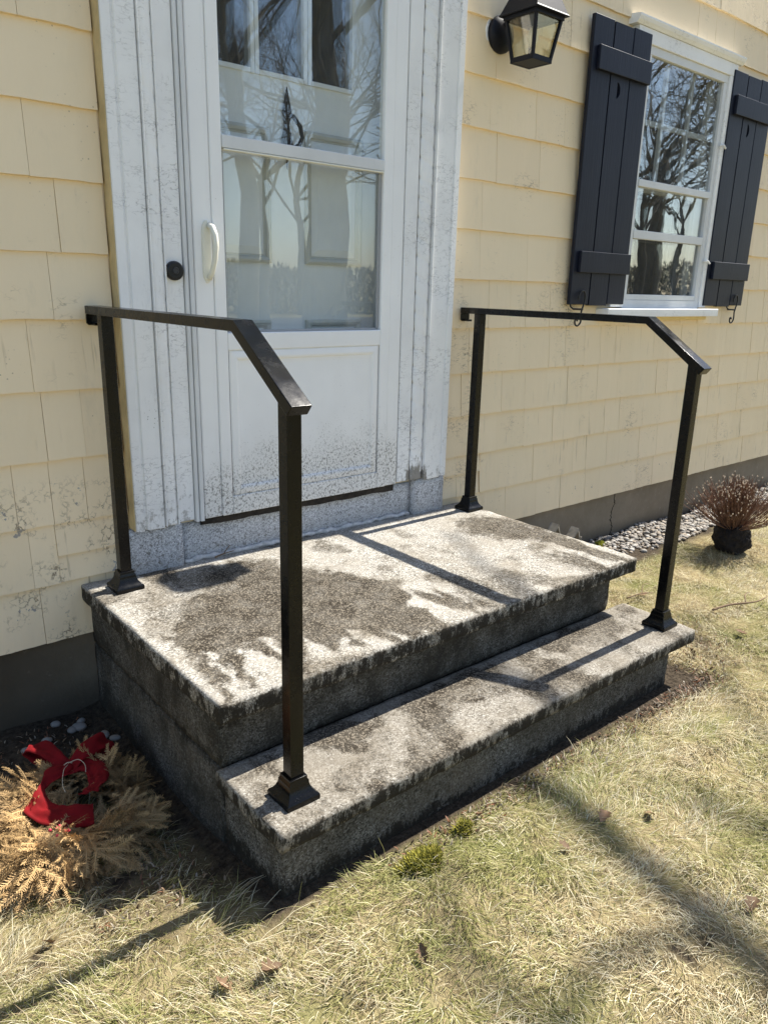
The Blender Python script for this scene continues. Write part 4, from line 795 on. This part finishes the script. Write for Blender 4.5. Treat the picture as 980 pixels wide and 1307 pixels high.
ribbon('bow_loop', [K,(-.272,-.440,.180),(-.305,-.365,.190),(-.318,-.335,.170),(-.300,-.350,.142),(-.270,-.430,.140),K], lambda t: .034+.034*math.sin(PI*t), [(1,.35,.15)]*7, bow)
ribbon('bow_loop', [K,(-.205,-.490,.185),(-.140,-.470,.195),(-.100,-.462,.172),(-.130,-.475,.150),(-.200,-.492,.144),K], lambda t: .034+.030*math.sin(PI*t), [(-.15,.9,.35)]*7, bow)
ribbon('bow_tail', [K,(-.285,-.505,.158),(-.335,-.520,.152),(-.372,-.565,.140),(-.372,-.625,.132),(-.335,-.685,.132),(-.285,-.722,.132),(-.255,-.735,.130)], lambda t: .040+.034*min(1,t*2.5), [(-.1,.9,.35),(-.1,.9,.35),(.35,.8,.3),(.9,.35,.2),(1,.0,.2),(.75,.65,.25),(.4,.9,.3),(.3,.95,.3)], bow)
ribbon('bow_tail', [K,(-.215,-.512,.160),(-.185,-.545,.158),(-.190,-.600,.154),(-.222,-.640,.152),(-.240,-.652,.150)], lambda t: .040+.026*min(1,t*2), [(.1,.9,.3),(.3,.9,.3),(1,.3,.3),(1,.0,.3),(.8,-.5,.3),(.8,-.6,.3)], bow)
m = MB(); m.tube(catmull([(-.252,-.505,.172),(-.275,-.540,.182),(-.296,-.590,.170),(-.298,-.620,.158)],5), .0012, 6); m.tube(catmull([(-.25,-.50,.174),(-.222,-.515,.185),(-.212,-.545,.178),(-.220,-.575,.170)],5), .0012, 6); m.tube(catmull([(-.262,-.497,.170),(-.250,-.500,.177),(-.238,-.503,.172)],5), .0016, 6); m.build('bow_wire', CORD, wr, smooth=True)
for o_ in (bow, bpy.data.objects['bow_wire']): o_.location += Vector((.042, .070, -.05))
BERRY = simple('faded red berry', (.45,.03,.06), .5, 30, .3)
for i in range(7):
    m = MB(); p = Vector((-.325+random.gauss(0,.022), -.735+random.gauss(0,.014), .128)); m.tube([p+Vector((0,0,-.005)),p,p+Vector((0,0,.005))],[.002,.0055,.002],8); m.build('berry', BERRY, wr, smooth=True)

wr.location = (-.268, -.470, -.085); wr.scale = (.93, .93, .90)

# ------------------------------------------------------------------ dry shrub with its root ball
sh = empty('dead_shrub', (3.45, -.52, 0), 'dry reddish shrub with a black root ball on the lawn beside the gravel', 'shrub')
bm = bmesh.new(); bmesh.ops.create_icosphere(bm, subdivisions=4, radius=1); Vv = np.array([v.co for v in bm.verts])
Vv[:,2] = np.clip(Vv[:,2]*1.35, -.9, .9); nn = vnoise(Vv, 3, 5)*.25+vnoise(Vv, 11, 7)*.12+.75; Pn = Vv*np.array([.112,.112,.085])*nn[:,None]
for v, p in zip(bm.verts, Pn): v.co = p
me = bpy.data.meshes.new('root_ball'); bm.to_mesh(me); bm.free(); me.materials.append(ROOT); link('root_ball', me, sh, (3.45,-.52,.075))
m = MB(); sd_ = MB(); rs = random.Random(11)
for i in range(420):
    a = rs.uniform(0, 2*PI); sp = abs(rs.gauss(0,.62)); sp = min(sp, 1.15); L = rs.uniform(.20,.31)*(1-.10*sp); b = Vector((3.45+math.cos(a)*.055*sp, -.52+math.sin(a)*.055*sp, .135))
    d = Vector((math.cos(a)*math.sin(sp), math.sin(a)*math.sin(sp), math.cos(sp))); q1 = b+d*L*.5+Vector((rs.gauss(0,.008),rs.gauss(0,.008),0)); q2 = b+d*L+Vector((0,0,.035*sp))+Vector((rs.gauss(0,.012),rs.gauss(0,.012),rs.gauss(0,.008)))
    m.tube([b,q1,q2],[.0021,.0016,.0011],4,False)
    for k in range(2):
        q3 = q1+(q2-q1)*rs.uniform(.1,.6); q4 = q3+(d+Vector((rs.gauss(0,.5),rs.gauss(0,.5),rs.uniform(0,.5)))).normalized()*rs.uniform(.04,.08); m.tube([q3,q4],[.0012,.0009],3,False)
        if rs.random() < .35: sd_.tube([q4-Vector((0,0,.003)),q4+Vector((0,0,.002)),q4+Vector((0,0,.006))],[.001,.0036,.001],5)
    if rs.random() < .45: sd_.tube([q2-Vector((0,0,.004)),q2+Vector((0,0,.002)),q2+Vector((0,0,.007))],[.0012,.0042,.0012],5)
m.build('stem', STEM, sh, kind='stuff', fix=False); sd_.build('seed_head', SEED, sh, kind='stuff', fix=False)

# ------------------------------------------------------------------ pair of weathered tent-shaped boards behind the steps
def tent(x, y, zt, w, dep, label):
    m = MB(); t = .012
    m.rings([[(x-w,y,zt-w*1.15),(x,y,zt),(x+w*.75,y+.02,zt-w*1.5),(x+w*.75-t,y+.02,zt-w*1.5),(x,y,zt-t*1.6),(x-w+t,y,zt-w*1.15)],[(x-w,y+dep,zt-w*1.15),(x,y+dep,zt),(x+w*.75,y+dep,zt-w*1.5),(x+w*.75-t,y+dep,zt-w*1.5),(x,y+dep,zt-t*1.6),(x-w+t,y+dep,zt-w*1.15)]])
    for q in (.25,.5): m.box(x+w*q-.003, x+w*q+.003, y-.004, y+.004, zt-w*1.5, zt-w*q*1.9)
    tag(m.build('wooden_bracket', GREYWOOD, None), label, 'bracket', 'grey tent shaped brackets behind the steps')
tent(2.475, -.03, .205, .15, .05, 'taller grey tent shaped bracket against the foundation behind the top step'); tent(2.645, -.04, .155, .12, .05, 'lower grey tent shaped bracket, nearer the gravel')

# ------------------------------------------------------------------ bare trees across the lawn (seen in the panes, shading the steps)
def tree_meshes(seed, H, R, levels=4, spread=1.0, limbs=(), lean=(0,0), dens=1.0, azim=None, thin=1.0):
    r = random.Random(seed); tr = MB(); br = MB()
    P = [Vector((lean[0]*t*t*H+r.gauss(0,.04)*t*3, lean[1]*t*t*H+r.gauss(0,.04)*t*3, -.2+t*H*.62)) for t in np.linspace(0,1,9)]; tr.tube(P, [R*(1.35 if i == 0 else 1-.55*i/8) for i in range(9)], 12)
    def grow(p, d, L, rad, lev):
        n = 5 if lev < 3 else 4; pts = [p]; dd = d.copy()
        for i in range(n-1):
            dd = (dd+Vector((r.gauss(0,.16),r.gauss(0,.16),r.gauss(.05,.13)))).normalized(); pts.append(pts[-1]+dd*L/(n-1))
        br.tube(pts, list(np.linspace(rad, rad*.5, n)), 6 if lev < 2 else (4 if lev < 3 else 3), False)
        if lev >= levels: return
        for k in range(int((5 if lev == 0 else 4 if lev < 3 else 3)*dens+.5)):
            t = r.uniform(.3,1.0); i = min(n-2, int(t*(n-1))); q = pts[i].lerp(pts[i+1], t*(n-1)-i); ax = Vector((r.gauss(0,1),r.gauss(0,1),r.gauss(0,.6))).normalized(); nd = (dd+ax*.85).normalized(); grow(q, nd, L*r.uniform(.48,.7), max(.0035, rad*r.uniform(.34,.5)), lev+1)
    for k in range(7):
        a = k*2.4+r.uniform(-.4,.4) if azim is None else r.uniform(*azim); i = r.choice((4,5,6,7,8)); el = r.uniform(.35,1.1); d = Vector((math.cos(a)*math.cos(el), math.sin(a)*math.cos(el), math.sin(el))); grow(P[i], d, H*.33*spread*r.uniform(.8,1.15), R*r.uniform(.32,.5)*thin, 0)
    for (pts, ra, rb) in limbs:
        C = catmull(pts, 4); br.tube(C, list(np.linspace(ra, rb, len(C))), 6, False)
    return tr, br
def tree(loc, seed, H, R, label, group='bare trees across the lawn', **kw):
    t = empty('bare_tree', loc, label, 'tree', group); tr, br = tree_meshes(seed, H, R, **kw); out = []
    for m, nm in ((tr,'trunk'),(br,'branches')):
        me = bpy.data.meshes.new(nm); me.from_pydata(m.v, [], m.f); me.materials.append(BARK); me.polygons.foreach_set('use_smooth',[True]*len(me.polygons)); link(nm, me, t, loc)
    return t
def copy_tree(t, loc, rz, s, label):
    c = t.copy(); COL.objects.link(c); c.location = loc; c.rotation_euler.z = rz; c.scale = (s,s,s); c['label'] = label
    for ch in list(t.children): d = ch.copy(); COL.objects.link(d); d.parent = c
    return c
Lp = SUN/SUN.z
def up(x, y, z, h): d = (h-z); return (x+Lp.x*d-9.2, y+Lp.y*d+6.0, h)          # point on the sun ray through (x,y,z) at height h, in the shade tree's own frame
limb_main = [(0,0,5.2),(-1.0,1.2,6.6),up(.50,-3.0,0,7.9),up(.66,-2.3,0,8.1),up(.775,-1.85,0,8.2),up(.83,-1.35,0,8.3),up(.95,-1.12,.1,8.35)]
limb_twig = [up(.95,-1.12,.1,8.35),up(1.03,-.99,.19,8.4),up(1.18,-.87,.40,8.45),up(1.246,-.736,.40,8.5),up(1.257,-.582,.40,8.55),up(1.349,-.425,.40,8.6),up(1.45,-.22,.40,8.65)]
limb_b = [(0,0,5.6),(.2,1.5,7.0),up(1.5,-2.4,0,8.6),up(1.25,-1.9,0,8.8),up(1.15,-1.55,0,9.0)]
limb_c = [up(.775,-1.85,0,8.2),up(.45,-1.72,0,8.1),up(.12,-1.80,0,8.0),up(-.25,-1.62,0,8.0)]
limb_d = [up(1.25,-1.9,0,8.8),up(1.62,-1.72,0,8.9),up(2.2,-1.45,0,9.0),up(2.9,-1.05,0,9.1)]
limb_e = [up(1.62,-1.72,0,8.9),up(1.75,-1.40,0,8.9),up(2.05,-1.18,0,9.0),up(2.3,-.85,0,9.1)]
limb_f = [up(.50,-3.0,0,7.9),up(.25,-2.3,0,8.0),up(.30,-1.95,0,8.1),up(.22,-1.55,0,8.2),up(.38,-1.30,0,8.3)]
shade = tree((9.2,-6.0,0), 21, 9.5, .24, 'bare maple whose limb shades the lawn and steps', levels=2, dens=.6, spread=.6, azim=(PI*1.05, PI*1.75), limbs=[(limb_main,.085,.040),(limb_twig,.026,.014),(limb_b,.05,.02),(limb_c,.03,.012),(limb_d,.032,.014),(limb_e,.018,.009),(limb_f,.035,.014)])
tA = tree((4.86,-7.2,0), 31, 9.0, .17, 'nearer slim bare tree mirrored in the left of the door glass', lean=(-.012,0), levels=4, dens=.75, thin=.75)
tB = tree((6.48,-7.6,0), 32, 10.5, .40, 'thick bare tree mirrored in the right of the door glass', lean=(.004,0), levels=4, dens=.75, thin=.45)
tC = tree((22.5,-12.2,0), 33, 11.0, .17, 'wide bare tree mirrored in the window', levels=4, spread=1.35, dens=1.0, thin=.7)
k = 0
for (x, y, s) in ((11,-14,1.0),(20,-12,1.1),(24,-9.5,.9),(14,-22,1.2),(21,-30,1.3),(28,-22,1.2),(36,-16,1.3),(9,-31,1.3),(32,-33,1.4),(45,-24,1.4),(17,-36,1.4),(26,-14,1.0),(38,-36,1.5),(50,-14,1.4)):
    copy_tree((tA,tC,tB)[k % 3], (x,y,0), k*1.7, s, 'far bare tree number standing across the road'.replace('number ','') ); k += 1

def hedge():
    n = 60000; x = rng.uniform(-5, 100, n); yb = -31+1.5*np.sin(x*.21); hh = .9+1.0*fbm(np.stack([x,yb],1), .16, 17)+.7*fbm(np.stack([x,yb],1), .6, 19)+x*.034; y = yb+rng.normal(0,.9,n); z = rng.uniform(0,1,n)**.8*hh
    C = np.array([(.045,.05,.028),(.07,.06,.04),(.035,.042,.022),(.09,.075,.05)])[rng.integers(0,4,n)]
    return blades('evergreen_hedge', x, y, rng.uniform(.2,.5,n), rng.uniform(.04,.14,n), rng.uniform(0,2*PI,n), rng.uniform(.0,1.3,n), rng.uniform(-.2,.6,n), C, GRASS, z-.2)
tag(hedge(), 'dark evergreen thicket across the road', 'hedge', kind='stuff')
